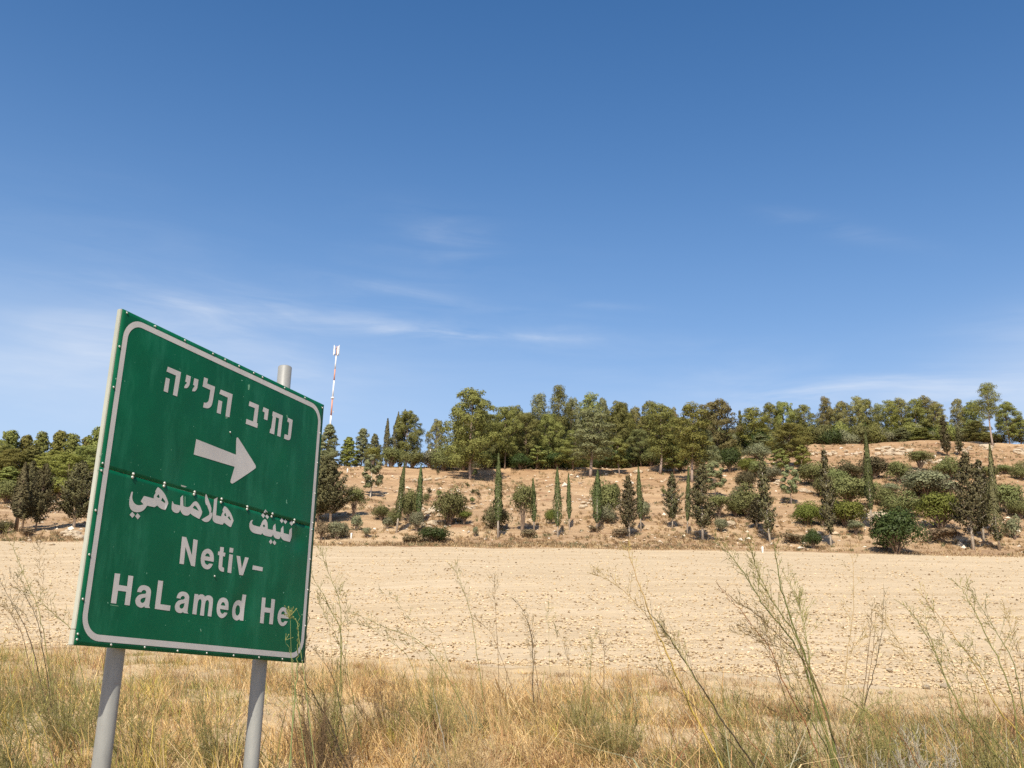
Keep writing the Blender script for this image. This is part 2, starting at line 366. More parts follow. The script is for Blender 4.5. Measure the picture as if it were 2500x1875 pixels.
# ------------------------------------------------------------------ foliage builders
def leaf_quads(P, Nn, size, rng, aspect=1.0):
    """rhombic leaf tufts at points P facing roughly along Nn"""
    n = len(P); Nn = Nn / (np.linalg.norm(Nn, axis=1)[:, None] + 1e-9)
    r = rng.normal(size=(n, 3)); a = np.cross(Nn, r); a /= np.linalg.norm(a, axis=1)[:, None] + 1e-9; b = np.cross(Nn, a)
    s = size * rng.uniform(.55, 1.35, (n, 1)); a = a * s * aspect; b = b * s
    V = np.stack([P + a, P + b * .8, P - a * .9, P - b * .8], 1).reshape(-1, 3)
    return V, np.arange(n * 4).reshape(-1, 4)
def leafadd(cr, P, Nn, size, rng, aspect, soft):
    V, Q = leaf_quads(P, Nn, size, rng, aspect); cr.add(V, None, Q)
    sn = soft / (np.linalg.norm(soft, axis=1)[:, None] + 1e-9) + .35 * Nn / (np.linalg.norm(Nn, axis=1)[:, None] + 1e-9); cr.N.append(np.repeat(sn, 4, 0))
def puff(rng, c, r, n, flat=1.0, rough=.55):
    d = rng.normal(size=(n, 3)); d /= np.linalg.norm(d, axis=1)[:, None]
    d[:, 2] = np.where((d[:, 2] < -.2) & (rng.random(n) < .6), -d[:, 2], d[:, 2])
    k = rng.uniform(.55, 1.08, (n, 1)) ** .6
    k *= 1 + .22 * np.sin(d[:, :1] * 7 + c[0]) * np.sin(d[:, 1:2] * 6 + c[1] * 3)
    P = np.array(c) + d * k * r * np.array([1, 1, flat])
    return P, d + rng.normal(size=(n, 3)) * rough * .75 + np.array([0, 0, .25])
def make_pine(seed, H=10., Wd=6., bare=.3, dens=1.0, npuff=38, conic=.0, leaf=.084):
    """trunk with limbs, and billowing clumps of needles carried at the limb ends"""
    rng = np.random.RandomState(seed); tr = MB(); cr = MB()
    lean = rng.uniform(-.04, .04, 2); hs_ = np.linspace(0, 1, 9)
    cx = lean[0] * H * hs_ + .12 * np.sin(hs_ * 5 + seed); cy = lean[1] * H * hs_ + .1 * np.cos(hs_ * 4 + seed) - .1
    tr.tube(np.stack([cx, cy, hs_ * H * .95 - .3], 1), .17 * (1 - hs_ * .85) * H / 10, 7)
    ang = rng.uniform(0, 6.28)
    for k in range(npuff):
        f = (k + .5) / npuff; h = bare + (1 - bare) * f ** .85
        prof = (math.sin(math.pi * min(1, (h - bare) / (1 - bare) * .85 + .12)) ** .7) * (1 - conic) + conic * (1.05 - (h - bare) / (1 - bare))
        ang += 2.4 + rng.uniform(-.5, .5); rr = Wd / 2 * prof * rng.uniform(.35, .92)
        pr = H * rng.uniform(.060, .105) * (1.15 - .35 * f) * (1 if conic < .5 else .8)
        bx, by = np.interp(h, hs_, cx), np.interp(h, hs_, cy)
        c = np.array([bx + rr * math.cos(ang), by + rr * math.sin(ang), h * H - pr * .4])
        hb = max(bare * .8, h - .10 - rr / H * .5); st = np.array([np.interp(hb, hs_, cx), np.interp(hb, hs_, cy), hb * H])
        md = (st + c) / 2 + np.array([0, 0, -.03 * H * rng.uniform(0, 1)])
        tr.tube([st, md, c], [.045 * H / 10, .03 * H / 10, .012 * H / 10], 4, False)
        n = int(370 * dens * (pr / (.08 * H)) ** 2)
        P, Nn = puff(rng, c, pr, n, .72); leafadd(cr, P, Nn, leaf, rng, .8, P - c + (P - [bx, by, h * H * .8]) * .12)
        for q in range(2):                                     # smaller sprays round each clump
            c2 = c + rng.normal(size=3).clip(-1.3, 1.3) * pr * np.array([.85, .85, .35]) - np.array([0, 0, pr * .15]); P, Nn = puff(rng, c2, pr * .5, n // 4, .8)
            leafadd(cr, P, Nn, leaf, rng, .8, P - c2 + (P - [bx, by, h * H * .8]) * .12)
    return tr, cr
def make_column(seed, H=8., Wd=.9, bare=.1, n=2600, leaf=.10, irregular=0.0):
    """slender cypress: upright sprays packed round the stem"""
    rng = np.random.RandomState(seed); tr = MB(); cr = MB()
    tr.tube([(0, 0, -.3), (0, 0, H * .5), (.02, 0, H * .93)], [.12, .07, .015], 6)
    f = rng.random(n) ** .9; z = bare * H + f * H * (1 - bare)
    prof = (np.clip(f / .22, 0, 1) ** .5) * (1 - f ** 2.2) * .95 + .05
    th = rng.uniform(0, 6.283, n); lump = 1 + .16 * np.sin(th * 3 + z * 1.7 + seed) + .12 * np.sin(z * 5.1 + th * 2) + irregular * fbm(z * .8, th * 1.2, seed) * 1.6
    r = Wd / 2 * prof * lump * np.sqrt(rng.uniform(.45, 1.05, n))
    P = np.stack([r * np.cos(th), r * np.sin(th), z], 1)
    Nn = np.stack([np.cos(th), np.sin(th), .15 + 0 * th], 1) + rng.normal(size=(n, 3)) * .3
    V, Q = leaf_quads(P, Nn, leaf, rng, .6); V = V.reshape(-1, 4, 3)
    V[:, 0, 2] += leaf * .7; V = V.reshape(-1, 3); cr.add(V, None, Q); cr.N.append(np.repeat(np.stack([np.cos(th), np.sin(th), .25 + 0 * th], 1) + rng.normal(size=(n, 3)) * .22, 4, 0))
    return tr, cr
def make_spiky(seed, H=9., Wd=3.2, bare=.12, nb=160, leaf=.105):
    """loose cypress with separate rising boughs and gaps between them"""
    rng = np.random.RandomState(seed); tr = MB(); cr = MB()
    tr.tube([(0, 0, -.3), (.05, 0, H * .4), (-.04, .03, H * .97)], [.15, .09, .012], 6)
    for k in range(nb):
        h = bare + (1 - bare) * (k + rng.uniform(0, 1)) / nb * .99; g_ = (h - bare) / (1 - bare)
        ln = Wd / 2 * (min(1, g_ / .15 + .35)) * (1 - g_ ** 1.6) * rng.uniform(.45, 1.15) + .18
        th = rng.uniform(0, 6.283); up = rng.uniform(.35, .95); s_ = np.linspace(0, 1, 5)[:, None]
        P = np.array([0, 0, h * H]) + s_ * ln * np.array([math.cos(th), math.sin(th), 0]) + (s_ ** 1.6) * ln * up * np.array([0, 0, 1])
        tr.tube(P[[0, 2, 4]], [.022, .014, .006], 4, False)
        m_ = int(34 * ln / .8) + 8; u = rng.uniform(.12, 1.0, m_) ** .7; B = np.stack([np.interp(u, s_[:, 0], P[:, i]) for i in range(3)], 1)
        wv = .20 * (1.15 - u[:, None] * .6) * (.6 + ln * .3); pts = B + rng.normal(size=(m_, 3)) * wv * np.array([.8, .8, .8])
        leafadd(cr, pts, rng.normal(size=(m_, 3)) + np.array([math.cos(th), math.sin(th), .4]), leaf, rng, .7, (pts - B) * 2 + np.array([math.cos(th), math.sin(th), .3]) * .3)
    return tr, cr
def make_bush(seed, H=3., Wd=4., stem=.08, lobes=26, dens=230, leaf=.066, flat=.8):
    rng = np.random.RandomState(seed); tr = MB(); cr = MB()
    nst = 4 if stem < .2 else 2
    for k in range(lobes):
        th = k * 2.4 + rng.uniform(-.4, .4); q = math.sqrt((k + .5) / lobes)
        el = rng.uniform(0, 1) ** .8; rr = Wd / 2 * .68 * q * (1 - .35 * el)
        rr *= rng.uniform(.75, 1.18); zc = H * (stem + .16) * rng.uniform(.7, 1.1) + rng.uniform(.72, 1.06) * (H * (1 - stem) - H * .42) * el * (1.05 - .45 * q); pr = min(Wd, H * 1.2) * rng.uniform(.15, .235)
        c = np.array([rr * math.cos(th), rr * math.sin(th), zc])
        b0 = np.array([.08 * math.cos(k % nst * 2), .08 * math.sin(k % nst * 2), -.2])
        md = np.array([c[0] * .35, c[1] * .35, zc * .5]); tr.tube([b0, md, c], [.06 * Wd / 4, .04 * Wd / 4, .012], 5, False)
        P, Nn = puff(rng, c, pr, int(dens), flat, .6); leafadd(cr, P, Nn, leaf, rng, .75, P - c + (P - [0, 0, H * .4]) * .25)
    return tr, cr
VAR = {}
def variant(key, builder, H, Wd, *a, **k):
    tr, cr = builder(*a, H=H, Wd=Wd, **k)
    A = np.concatenate(cr.V); zt = np.percentile(A[:, 2], 99.8); rw = np.percentile(np.hypot(A[:, 0], A[:, 1]), 97.5)
    sc = np.array([Wd / 2 / rw, Wd / 2 / rw, H / zt]); cr.V = [v * sc for v in cr.V]; tr.V = [v * sc for v in tr.V]
    VAR.setdefault(key, []).append((tr.mesh('trunk', M['bark'], True), cr.mesh('crown', M['pine']), H, Wd))
for s in range(5): variant('pine', make_pine, 10., 6.0 + .3 * s, s + 1, bare=.16 + .03 * s, npuff=44, dens=1.1)
for s in range(3): variant('tall', make_pine, 11., 4.6, s + 11, bare=.33, npuff=30, dens=1.1)
for s in range(3): variant('young', make_pine, 8., 4.2, s + 21, bare=.06, npuff=46, conic=.75, dens=.95, leaf=.09)
variant('top', make_pine, 13., 4.4, 31, bare=.5, npuff=24)
for s in range(2): variant('small', make_pine, 5., 3.0, s + 41, bare=.30, npuff=18, leaf=.075, dens=1.0)
for s in range(3): variant('column', make_column, 8., .85, s + 51, bare=.19, irregular=.4)
for s in range(2): variant('loosecolumn', make_column, 8., 1.5, s + 61, bare=.15, irregular=.9, n=3400)
for s in range(3): variant('spiky', make_spiky, 9., 3.0, s + 71, bare=.17)
variant('spikythin', make_spiky, 9., 2.0, 81, bare=.12, nb=150); variant('spikythin', make_spiky, 9., 2.0, 82, bare=.10, nb=140)
variant('spikyfat', make_spiky, 8., 4.4, 85, bare=.13, nb=230); variant('spikyfat', make_spiky, 8., 4.4, 86, bare=.13, nb=210)
for s in range(4): variant('bush', make_bush, 2.8, 4., s + 91, stem=.05)
for s in range(2): variant('carob', make_bush, 4.2, 5., s + 101, stem=.12, lobes=34, dens=300, leaf=.085)
for s in range(3): variant('stemtree', make_bush, 4.5, 3.2, s + 111, stem=.26, lobes=22, dens=230)
for s in range(3): variant('low', make_bush, 1.2, 1.6, s + 121, stem=.02, lobes=12, dens=90, leaf=.055)
for s in range(2): variant('slim', make_bush, 1.6, .7, s + 131, stem=.02, lobes=9, dens=60, leaf=.05, flat=1.3)

WK = dict(pine=1.22, tall=1.26, young=1.15, top=1.1, bush=1.08, carob=1.0, stemtree=1.04, column=1.25, loosecolumn=1.15, spiky=1.25, spikythin=1.15, slim=1.2)
_cnt = {}
_rr = np.random.RandomState(7)
def plant(kind, name, cat, label, px, top, wpx, material, base=None, Y=None, group=None, var=None, bark=None, lean=0.0):
    """stand a tree or shrub on the terrain: foot seen at (px, base), or at distance Y; top and width as in the photograph"""
    p = hit(px, base) if base is not None else None
    if p is None:
        d = ray(px, top + 100); Y = Y or float(knots(np.array([d[0] / d[1]]))[0][0, 8]) + 2; p = np.array([d[0] / d[1] * Y, Y, 0]); p[2] = float(ground_z(p[0], p[1])[0])
    if kind in ('column',): wpx = wpx * _rr.uniform(.85, 1.15)
    if kind in ('bush', 'low', 'stemtree') and px > 1750 and base and base < 1300: wpx = wpx * 1.28; top -= (base - top) * .10
    Yd = p[1]; h = at(px, top, Yd)[2] - p[2]; w = wpx * WK.get(kind, 1.0) / F_PX * Yd / abs(math.cos(math.atan2(p[0], p[1])))
    vs = VAR[kind]; i = _cnt.get(kind, 0) if var is None else var; _cnt[kind] = i + 1
    trm, crm, H, Wd = vs[i % len(vs)]
    root = empty(name, p, _rr.uniform(0, 6.28), (w / Wd, w / Wd, h / H), (_rr.normal() * .028, _rr.normal() * .028)); tag(root, label, cat, group)
    if lean: root.rotation_euler[1] = lean; root.rotation_euler[2] = 0
    a = link('trunk', trm, root); b_ = link('crown', crm, root)
    b_.material_slots[0].link = 'OBJECT'; b_.material_slots[0].material = M[material]
    if bark is None and 'trunk' in label and 'dark trunk' not in label and cat == 'tree' and name == 'pine_tree': bark = 'pinebark'
    if bark: a.material_slots[0].link = 'OBJECT'; a.material_slots[0].material = M[bark]
    return root
# ------------------------------------------------------------------ trees and shrubs, one by one
GP = 'pines along the hilltop'; GL = 'pines of the wood left of the sign'; GC = 'cypresses planted along the foot of the hill'; GS = 'shrubs and small trees on the slope'
def pine(k_, *a, **k): return plant(k_, 'pine_tree', 'tree', *a, **k)
def cyp(k_, *a, **k): return plant(k_, 'cypress_tree', 'tree', *a, **k)
def tree(k_, *a, **k): return plant(k_, 'broadleaf_tree', 'tree', *a, **k)
# --- the wood left of the sign
for px, top, w, Y, m_, lab in [
    (12, 1052, 70, 150, 'pine', 'pointed pine at the very left edge of the skyline, back row of the wood'),
    (52, 1064, 72, 152, 'pine_yellow', 'pine second from the left edge on the skyline of the wood'),
    (92, 1056, 66, 149, 'pine', 'pine third from the left edge on the skyline of the wood'),
    (128, 1050, 70, 153, 'pine_yellow', 'pine fourth from the left edge on the skyline, above the leaning dark cypress'),
    (165, 1060, 70, 150, 'pine', 'pine fifth from the left edge on the skyline of the wood'),
    (200, 1064, 66, 152, 'pine_yellow', 'pine on the skyline just left of the sign, back row'),
    (238, 1044, 64, 149, 'pine', 'tallest skyline pine beside the white left edge of the sign'),
    (270, 1058, 64, 152, 'pine', 'skyline pine mostly hidden behind the left edge of the sign')]:
    plant('young', 'pine_tree', 'tree', lab, px, top, w, m_, Y=Y, group=GL)
for px, top, w, Y, m_, lab in [
    (-8, 1082, 80, 139, 'pine', 'dark green pine cut off by the left edge of the picture, middle row'),
    (32, 1098, 84, 137, 'pine_yellow', 'yellowish pine in the middle row at far left, above two dark cypresses'),
    (78, 1086, 80, 139, 'pine', 'pine in the middle row left of the sign, above the bushy dark cypress'),
    (120, 1100, 84, 137, 'pine_yellow', 'bright rounded pine in the middle row above the gap between the dark cypresses'),
    (160, 1108, 90, 132, 'pine_yellow', 'wide yellow-green pine low in the wood, nearest the sign'),
    (212, 1090, 80, 137, 'pine', 'pine in the middle row touching the left edge of the sign'),
    (250, 1100, 80, 136, 'pine', 'middle-row pine hidden behind the left edge of the sign'),
    (10, 1140, 80, 129, 'pine', 'low pine at the far left with its crown down to the bare slope'),
    (62, 1135, 74, 130, 'pine_dull', 'low dull pine behind the two dark cypresses at far left'),
    (225, 1140, 70, 130, 'pine_dull', 'low dull pine beside the sign, behind the rightmost dark cypress')]:
    plant('young' if px % 4 else 'pine', 'pine_tree', 'tree', lab, px, top, w, m_, Y=Y, group=GL)
plant('column', 'cypress_tree', 'tree', 'thin grey-brown cypress at far left, left of a bushy dark cypress', 38, 1128, 30, 'dark', base=1297)
plant('spikyfat', 'cypress_tree', 'tree', 'bushy dark cypress on a bare trunk, second dark tree from the left edge', 54, 1125, 62, 'dark', base=1292)
plant('spikyfat', 'cypress_tree', 'tree', 'bushy dark cypress with two pale stems, third dark tree from the left edge', 86, 1133, 66, 'dark', base=1297)
plant('spikyfat', 'cypress_tree', 'tree', 'bushy dark cypress on a single pale trunk just left of the sign', 180, 1125, 92, 'dark', base=1287, bark='palebark')
plant('bush', 'shrub', 'shrub', 'dark round shrub at the left edge at the foot of the wood', 2, 1268, 56, 'dark', base=1303)
plant('low', 'shrub', 'shrub', 'small brown shrub below the dark cypresses left of the sign', 66, 1288, 34, 'dryshrub', base=1308)
plant('low', 'shrub', 'shrub', 'small round bush alone on bare soil just left of the sign', 142, 1238, 16, 'dark', base=1252)
_r = np.random.RandomState(3)
for i in range(18):
    px = 270 + 28.0 * i + _r.uniform(-8, 8)
    plant('young' if i % 2 else 'pine', 'pine_tree', 'tree', 'pine of the wood, standing behind the road sign', px, 1058 - .02 * (px - 270) + _r.uniform(-8, 18), 74, ('pine', 'pine_yellow', 'pine_grey')[i % 3], Y=132 + 9 * (i % 3) + _r.uniform(-3, 3), group='pines hidden behind the sign')
for i, (px, top, w, base, m_, lab) in enumerate([
    (15, 1172, 70, 1228, 'oak', 'green bush under the pines at the left edge, above the bare slope'), (60, 1168, 64, 1226, 'pine', 'bush under the pines behind the two left dark cypresses'),
    (104, 1160, 70, 1220, 'oak', 'bush under the bright rounded pine, left of the gap'), (146, 1166, 64, 1214, 'pine_yellow', 'yellow-green low bush under the wide pine left of the sign'),
    (190, 1158, 64, 1210, 'oak', 'olive bush under the pines close to the left edge of the sign'), (232, 1150, 60, 1206, 'pine', 'green bush under the pines, touching the left edge of the sign')]):
    plant('bush', 'shrub', 'shrub', lab, px, top, w, m_, base=base, group='bushes at the foot of the wood')
# --- right of the sign
for k, px, top, w, m_, kw, lab in [
    ('young', 800, 1036, 58, 'pine_grey', dict(Y=129), 'pointed grey-green pine in front of the foot of the radio mast'),
    ('young', 846, 1066, 50, 'pine_yellow', dict(Y=133), 'bright yellow-green pine right of the radio mast'),
    ('young', 878, 1047, 44, 'pine_grey', dict(Y=135), 'grey-green pointed pine, second right of the radio mast'),
    ('young', 910, 1061, 40, 'pine_grey', dict(Y=136), 'slim grey pine behind the yellow bush, left of the skyline cypresses'),
    ('stemtree', 908, 1092, 42, 'pine_yellow', dict(base=1141), 'rounded bright yellow-green tree left of the skyline cypresses'),
    ('pine', 994, 1006, 74, 'pine', dict(Y=136), 'pine touching the right side of the dark skyline cypresses'),
    ('pine', 1063, 1023, 46, 'pine_dull', dict(Y=140), 'dull grey-green pine standing alone left of the big hilltop pine'),
    ('pine', 780, 1100, 60, 'pine_grey', dict(Y=122), 'grey pine peeping out behind the right edge of the sign'),
    ('pine', 1150, 951, 118, 'pine', dict(base=1171), 'biggest pine on the hilltop, with a long pale trunk and a billowing crown'),
    ('pine', 1175, 1010, 70, 'pine_grey', dict(Y=134), 'shaded pine close behind the biggest hilltop pine'),
    ('pine', 1232, 993, 78, 'pine', dict(base=1146), 'rounded pine just right of the biggest hilltop pine'),
    ('pine', 1257, 994, 60, 'pine', dict(Y=137), 'pine filling the gap between the rounded pine and the hilltop grove'),
    ('tall', 1310, 965, 72, 'pine_grey', dict(Y=140), 'pine with a ragged grey top at the left end of the hilltop grove'),
    ('pine', 1282, 1010, 70, 'pine', dict(base=1143), 'dense dark pine low at the left end of the hilltop grove'),
    ('small', 1309, 1088, 56, 'pine', dict(base=1147), 'small pine on two thin stems in front of the grove, left part'),
    ('top', 1362, 942, 66, 'pine', dict(Y=138), 'tallest pine of the hilltop grove, with a narrow pointed head'),
    ('pine', 1340, 1010, 74, 'pine', dict(Y=134), 'pine below and left of the tallest pine of the grove'),
    ('pine', 1388, 970, 56, 'pine_grey', dict(Y=140), 'pine leaning against the right side of the tallest pine of the grove'),
    ('tall', 1426, 960, 62, 'pine', dict(Y=142), 'round-headed pine second highest in the hilltop grove'),
    ('tall', 1441, 1000, 104, 'pine_grey', dict(base=1166), 'pale grey pine with a long forked bare trunk in front of the grove'),
    ('pine', 1462, 971, 46, 'pine_grey', dict(Y=144), 'grey pine top behind the pale forked pine, right side'),
    ('pine', 1498, 982, 76, 'pine', dict(Y=138), 'broad green pine in the middle of the hilltop grove'),
    ('pine', 1526, 987, 56, 'pine_yellow', dict(Y=141), 'yellowish pine top in the middle of the hilltop grove'),
    ('small', 1509, 1070, 68, 'pine', dict(base=1159), 'short pine on a bare trunk in front of the middle of the grove'),
    ('pine', 1554, 996, 52, 'pine_dull', dict(Y=143), 'dull pine in the dip of the hilltop grove skyline'),
    ('tall', 1584, 978, 62, 'pine', dict(Y=142), 'narrow-topped pine right of the dip in the grove skyline'),
    ('tall', 1613, 985, 88, 'pine', dict(base=1157), 'green pine with a long thin pale trunk, right half of the grove'),
    ('pine', 1640, 995, 56, 'pine_dull', dict(Y=143), 'dull-topped pine behind the thin-trunked pine, right half of the grove'),
    ('tall', 1690, 985, 92, 'pine_yellow', dict(base=1178), 'large pine with a tall grey trunk standing forward at the right end of the grove'),
    ('pine', 1665, 1020, 60, 'pine', dict(Y=136), 'dark pine in the shade left of the tall grey-trunked pine'),
    ('pine', 1722, 1050, 66, 'pine_grey', dict(base=1178), 'grey-green pine reaching low beside the tall grey-trunked pine'),
    ('small', 1745, 1128, 54, 'pine_grey', dict(base=1215), 'small pine below the grove, right of the dark ragged cypress'),
    ('pine', 1752, 979, 92, 'pine_dull', dict(Y=142), 'wide brownish-topped pine right of the grove, against the sky'),
    ('spikythin', 1808, 1004, 20, 'dark', dict(Y=146), 'thin dark spire between two hilltop pines'),
    ('tall', 1845, 998, 78, 'pine_yellow', dict(Y=144), 'yellow-green pine right of the thin dark spire'),
    ('pine', 1883, 985, 58, 'pine', dict(Y=150), 'round-topped pine, first of a close pair above the bright pines'),
    ('pine', 1921, 983, 64, 'pine', dict(Y=150), 'round-topped pine, second of a close pair above the bright pines'),
    ('tall', 1948, 999, 34, 'pine_grey', dict(Y=153), 'slim grey pine between the close pair and the bare-stemmed pine'),
    ('pine', 1925, 1036, 92, 'pine_yellow', dict(base=1142), 'bright yellow-green pine standing forward below the close pair'),
    ('small', 1958, 1088, 48, 'pine_yellow', dict(base=1152), 'small bright pine right beside the forward yellow-green pine'),
    ('small', 1903, 1096, 52, 'pine', dict(base=1160), 'small green pine left below the forward yellow-green pine'),
    ('small', 1930, 1136, 50, 'pine_grey', dict(base=1232), 'small grey-green pine on a short trunk, alone on the slope'),
    ('tall', 1967, 989, 44, 'pine', dict(Y=150), 'pine with a bare dark stem against the sky on the right ridge'),
    ('tall', 2014, 968, 48, 'pine_dull', dict(Y=156), 'tall narrow pine, first peak of the right ridge row'),
    ('tall', 2036, 996, 44, 'pine', dict(Y=159), 'pine just right of the first peak of the right ridge row'),
    ('tall', 2053, 980, 44, 'pine_dull', dict(Y=155), 'pine between the first and second peaks of the right ridge row'),
    ('tall', 2077, 985, 46, 'pine_grey', dict(Y=158), 'grey pine left of the second peak of the right ridge row'),
    ('tall', 2098, 967, 40, 'pine_dull', dict(Y=156), 'second peak of the right ridge row, a tall pine with a thin head'),
    ('tall', 2124, 975, 52, 'pine', dict(Y=158), 'green pine behind the tall slim cypress on the right ridge'),
    ('tall', 2148, 984, 44, 'pine_grey', dict(Y=160), 'pale grey pine right of the tall slim cypress on the ridge'),
    ('tall', 2180, 975, 46, 'pine_yellow', dict(Y=157), 'yellowish pine above the left end of the rock ledge'),
    ('tall', 2207, 971, 48, 'pine_dull', dict(Y=158), 'pine with a brownish head above the middle of the rock ledge'),
    ('tall', 2238, 975, 56, 'pine', dict(Y=156), 'green pine above the right end of the rock ledge'),
    ('tall', 2275, 968, 62, 'pine_dull', dict(Y=157), 'broad-headed pine, highest of the middle of the right ridge'),
    ('tall', 2297, 984, 44, 'pine_dull', dict(Y=154), 'pine with a bare pale trunk right of the broad-headed ridge pine'),
    ('tall', 2338, 974, 38, 'pine_dull', dict(Y=158), 'narrow pine with a reddish dying top on the right ridge'),
    ('tall', 2378, 981, 60, 'pine', dict(Y=158), 'pine left of the tallest pine on the right ridge'),
    ('pine', 2390, 1030, 54, 'pine', dict(Y=153), 'low dense pine in front of the tallest pine on the right ridge'),
    ('top', 2424, 937, 58, 'pine', dict(base=1093), 'tallest pine on the right ridge, with a long bare trunk'),
    ('pine', 2464, 983, 54, 'pine', dict(Y=151), 'pine standing against the sky near the right edge'),
    ('pine', 2497, 1022, 52, 'pine', dict(Y=152), 'low pine cut off by the right edge of the picture'),
    ('pine', 2315, 1045, 44, 'pine', dict(Y=154), 'short pine between two dark spires on the right ridge'),
    ('young', 2205, 1046, 50, 'pine_grey', dict(Y=152), 'short pine undergrowth behind the rock ledge, left part'),
    ('young', 2255, 1044, 56, 'pine', dict(Y=152), 'short pine undergrowth behind the rock ledge, right part'),
    ('young', 2030, 1048, 60, 'pine', dict(Y=152), 'short green pine under the first peak of the right ridge row'),
    ('young', 2085, 1046, 60, 'pine_grey', dict(Y=153), 'short pine under the second peak of the right ridge row'),
    ('young', 2145, 1050, 56, 'pine', dict(Y=153), 'short pine right of the slim cypress at the ridge'),
    ('young', 1860, 1060, 60, 'pine_grey', dict(Y=142), 'greyish low pine under the yellow-green pine by the thin dark spire'),
    ('pine', 1565, 1050, 64, 'oak', dict(Y=131), 'dark green oak-like tree in the shade of the grove, middle'),
    ('pine', 1400, 1050, 70, 'pine', dict(base=1148), 'shaded pine in the understorey left of the pale forked pine'),
    ('pine', 1645, 1070, 60, 'pine', dict(base=1155), 'shaded low pine in the understorey, right half of the grove'),
    ('pine', 1205, 1060, 50, 'oak', dict(base=1144), 'shaded tree between the biggest pine and the rounded pine')]:
    plant(k, 'thin_conifer' if k == 'spikythin' else 'pine_tree', 'tree', lab, px, top, w, m_, group=None if k == 'spikythin' else GP, **kw)
_r = np.random.RandomState(12)
for i in range(34):
    px = 1120 + 24.0 * i + _r.uniform(-9, 9); sk = 1010 if px < 1770 else 1030
    plant('pine' if i % 3 else 'tall', 'pine_tree', 'tree', 'pine in the back rows of the hilltop wood, seen only through gaps between nearer pines', px, sk + _r.uniform(-4, 22), 66, ('pine', 'pine_dull', 'pine_grey')[i % 3], Y=(146 if px < 1770 else 164) + _r.uniform(-3, 6), group='pines in the back rows of the hilltop wood')
for i in range(60):
    px = 1105 + 22.5 * i + _r.uniform(-8, 8); d = ray(px, 1090); yr = float(knots(np.array([d[0] / d[1]]))[0][0, 8])
    plant('bush', 'shrub', 'shrub', 'undergrowth bush in the shade behind the rim of the hilltop, between the pine trunks', px, (1085 if px < 1770 else 1058 if px < 1960 else 1040 if px < 2380 else 1052) + _r.uniform(-12, 12), 58, ('oak', 'carob', 'pine', 'olive')[i % 4], Y=yr + _r.uniform(3, 9), group='undergrowth bushes behind the hilltop rim')
# understorey under the grove: evergreen oaks
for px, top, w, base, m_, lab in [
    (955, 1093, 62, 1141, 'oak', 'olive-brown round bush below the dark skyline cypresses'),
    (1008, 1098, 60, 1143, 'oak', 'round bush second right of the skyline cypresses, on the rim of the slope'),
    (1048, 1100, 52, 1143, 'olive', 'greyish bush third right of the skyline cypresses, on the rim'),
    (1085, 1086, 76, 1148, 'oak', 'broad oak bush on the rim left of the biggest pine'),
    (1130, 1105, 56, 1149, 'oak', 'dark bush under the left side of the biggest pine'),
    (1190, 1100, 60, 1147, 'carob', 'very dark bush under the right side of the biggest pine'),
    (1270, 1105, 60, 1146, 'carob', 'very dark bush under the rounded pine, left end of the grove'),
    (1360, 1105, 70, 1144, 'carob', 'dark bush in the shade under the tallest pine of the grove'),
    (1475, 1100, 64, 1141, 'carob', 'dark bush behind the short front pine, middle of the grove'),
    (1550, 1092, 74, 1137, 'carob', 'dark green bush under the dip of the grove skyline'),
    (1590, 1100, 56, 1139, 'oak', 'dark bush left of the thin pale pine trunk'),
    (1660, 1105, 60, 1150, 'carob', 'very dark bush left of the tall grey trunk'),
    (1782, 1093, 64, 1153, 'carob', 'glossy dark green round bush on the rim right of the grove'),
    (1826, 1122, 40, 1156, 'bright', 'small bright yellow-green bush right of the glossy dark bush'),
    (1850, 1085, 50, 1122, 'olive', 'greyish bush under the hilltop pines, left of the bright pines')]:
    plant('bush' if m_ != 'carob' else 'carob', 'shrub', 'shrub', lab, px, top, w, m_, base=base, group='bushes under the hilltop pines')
# skyline cypresses
cyp('column', 'slim dark cypress leaning slightly on the skyline, leftmost of three', 944, 1023, 15, 'dark', Y=134)
cyp('loosecolumn', 'taller dark cypress on the skyline, middle of three', 960, 1004, 26, 'dark', Y=136)
cyp('loosecolumn', 'dark cypress on the skyline half hidden by the pine, right of three', 977, 1000, 24, 'dark', Y=137)
cyp('spikythin', 'dark ragged spire on the ridge rocks left of the narrow reddish pine', 2313, 1016, 24, 'dark', base=1114)
cyp('spikythin', 'dark leaning spire on the ridge rocks under the narrow reddish pine', 2343, 1045, 18, 'dark', base=1111)
# big dark tree beside the sign
cyp('spikyfat', 'broad dark cypress touching the right edge of the sign', 806, 1126, 104, 'dark', base=1274, bark='palebark')
cyp('spikyfat', 'dark cypress mostly behind the right edge of the sign', 775, 1115, 70, 'dark', base=1280)
tree('stemtree', 'rounded dark green tree right of the broad dark cypress by the sign', 862, 1188, 54, 'oak', base=1262)
pine('small', 'leaning half-dead pine with a long bare trunk on the slope right of the sign', 905, 1108, 60, 'pine_grey', base=1216, var=0, bark='palebark')
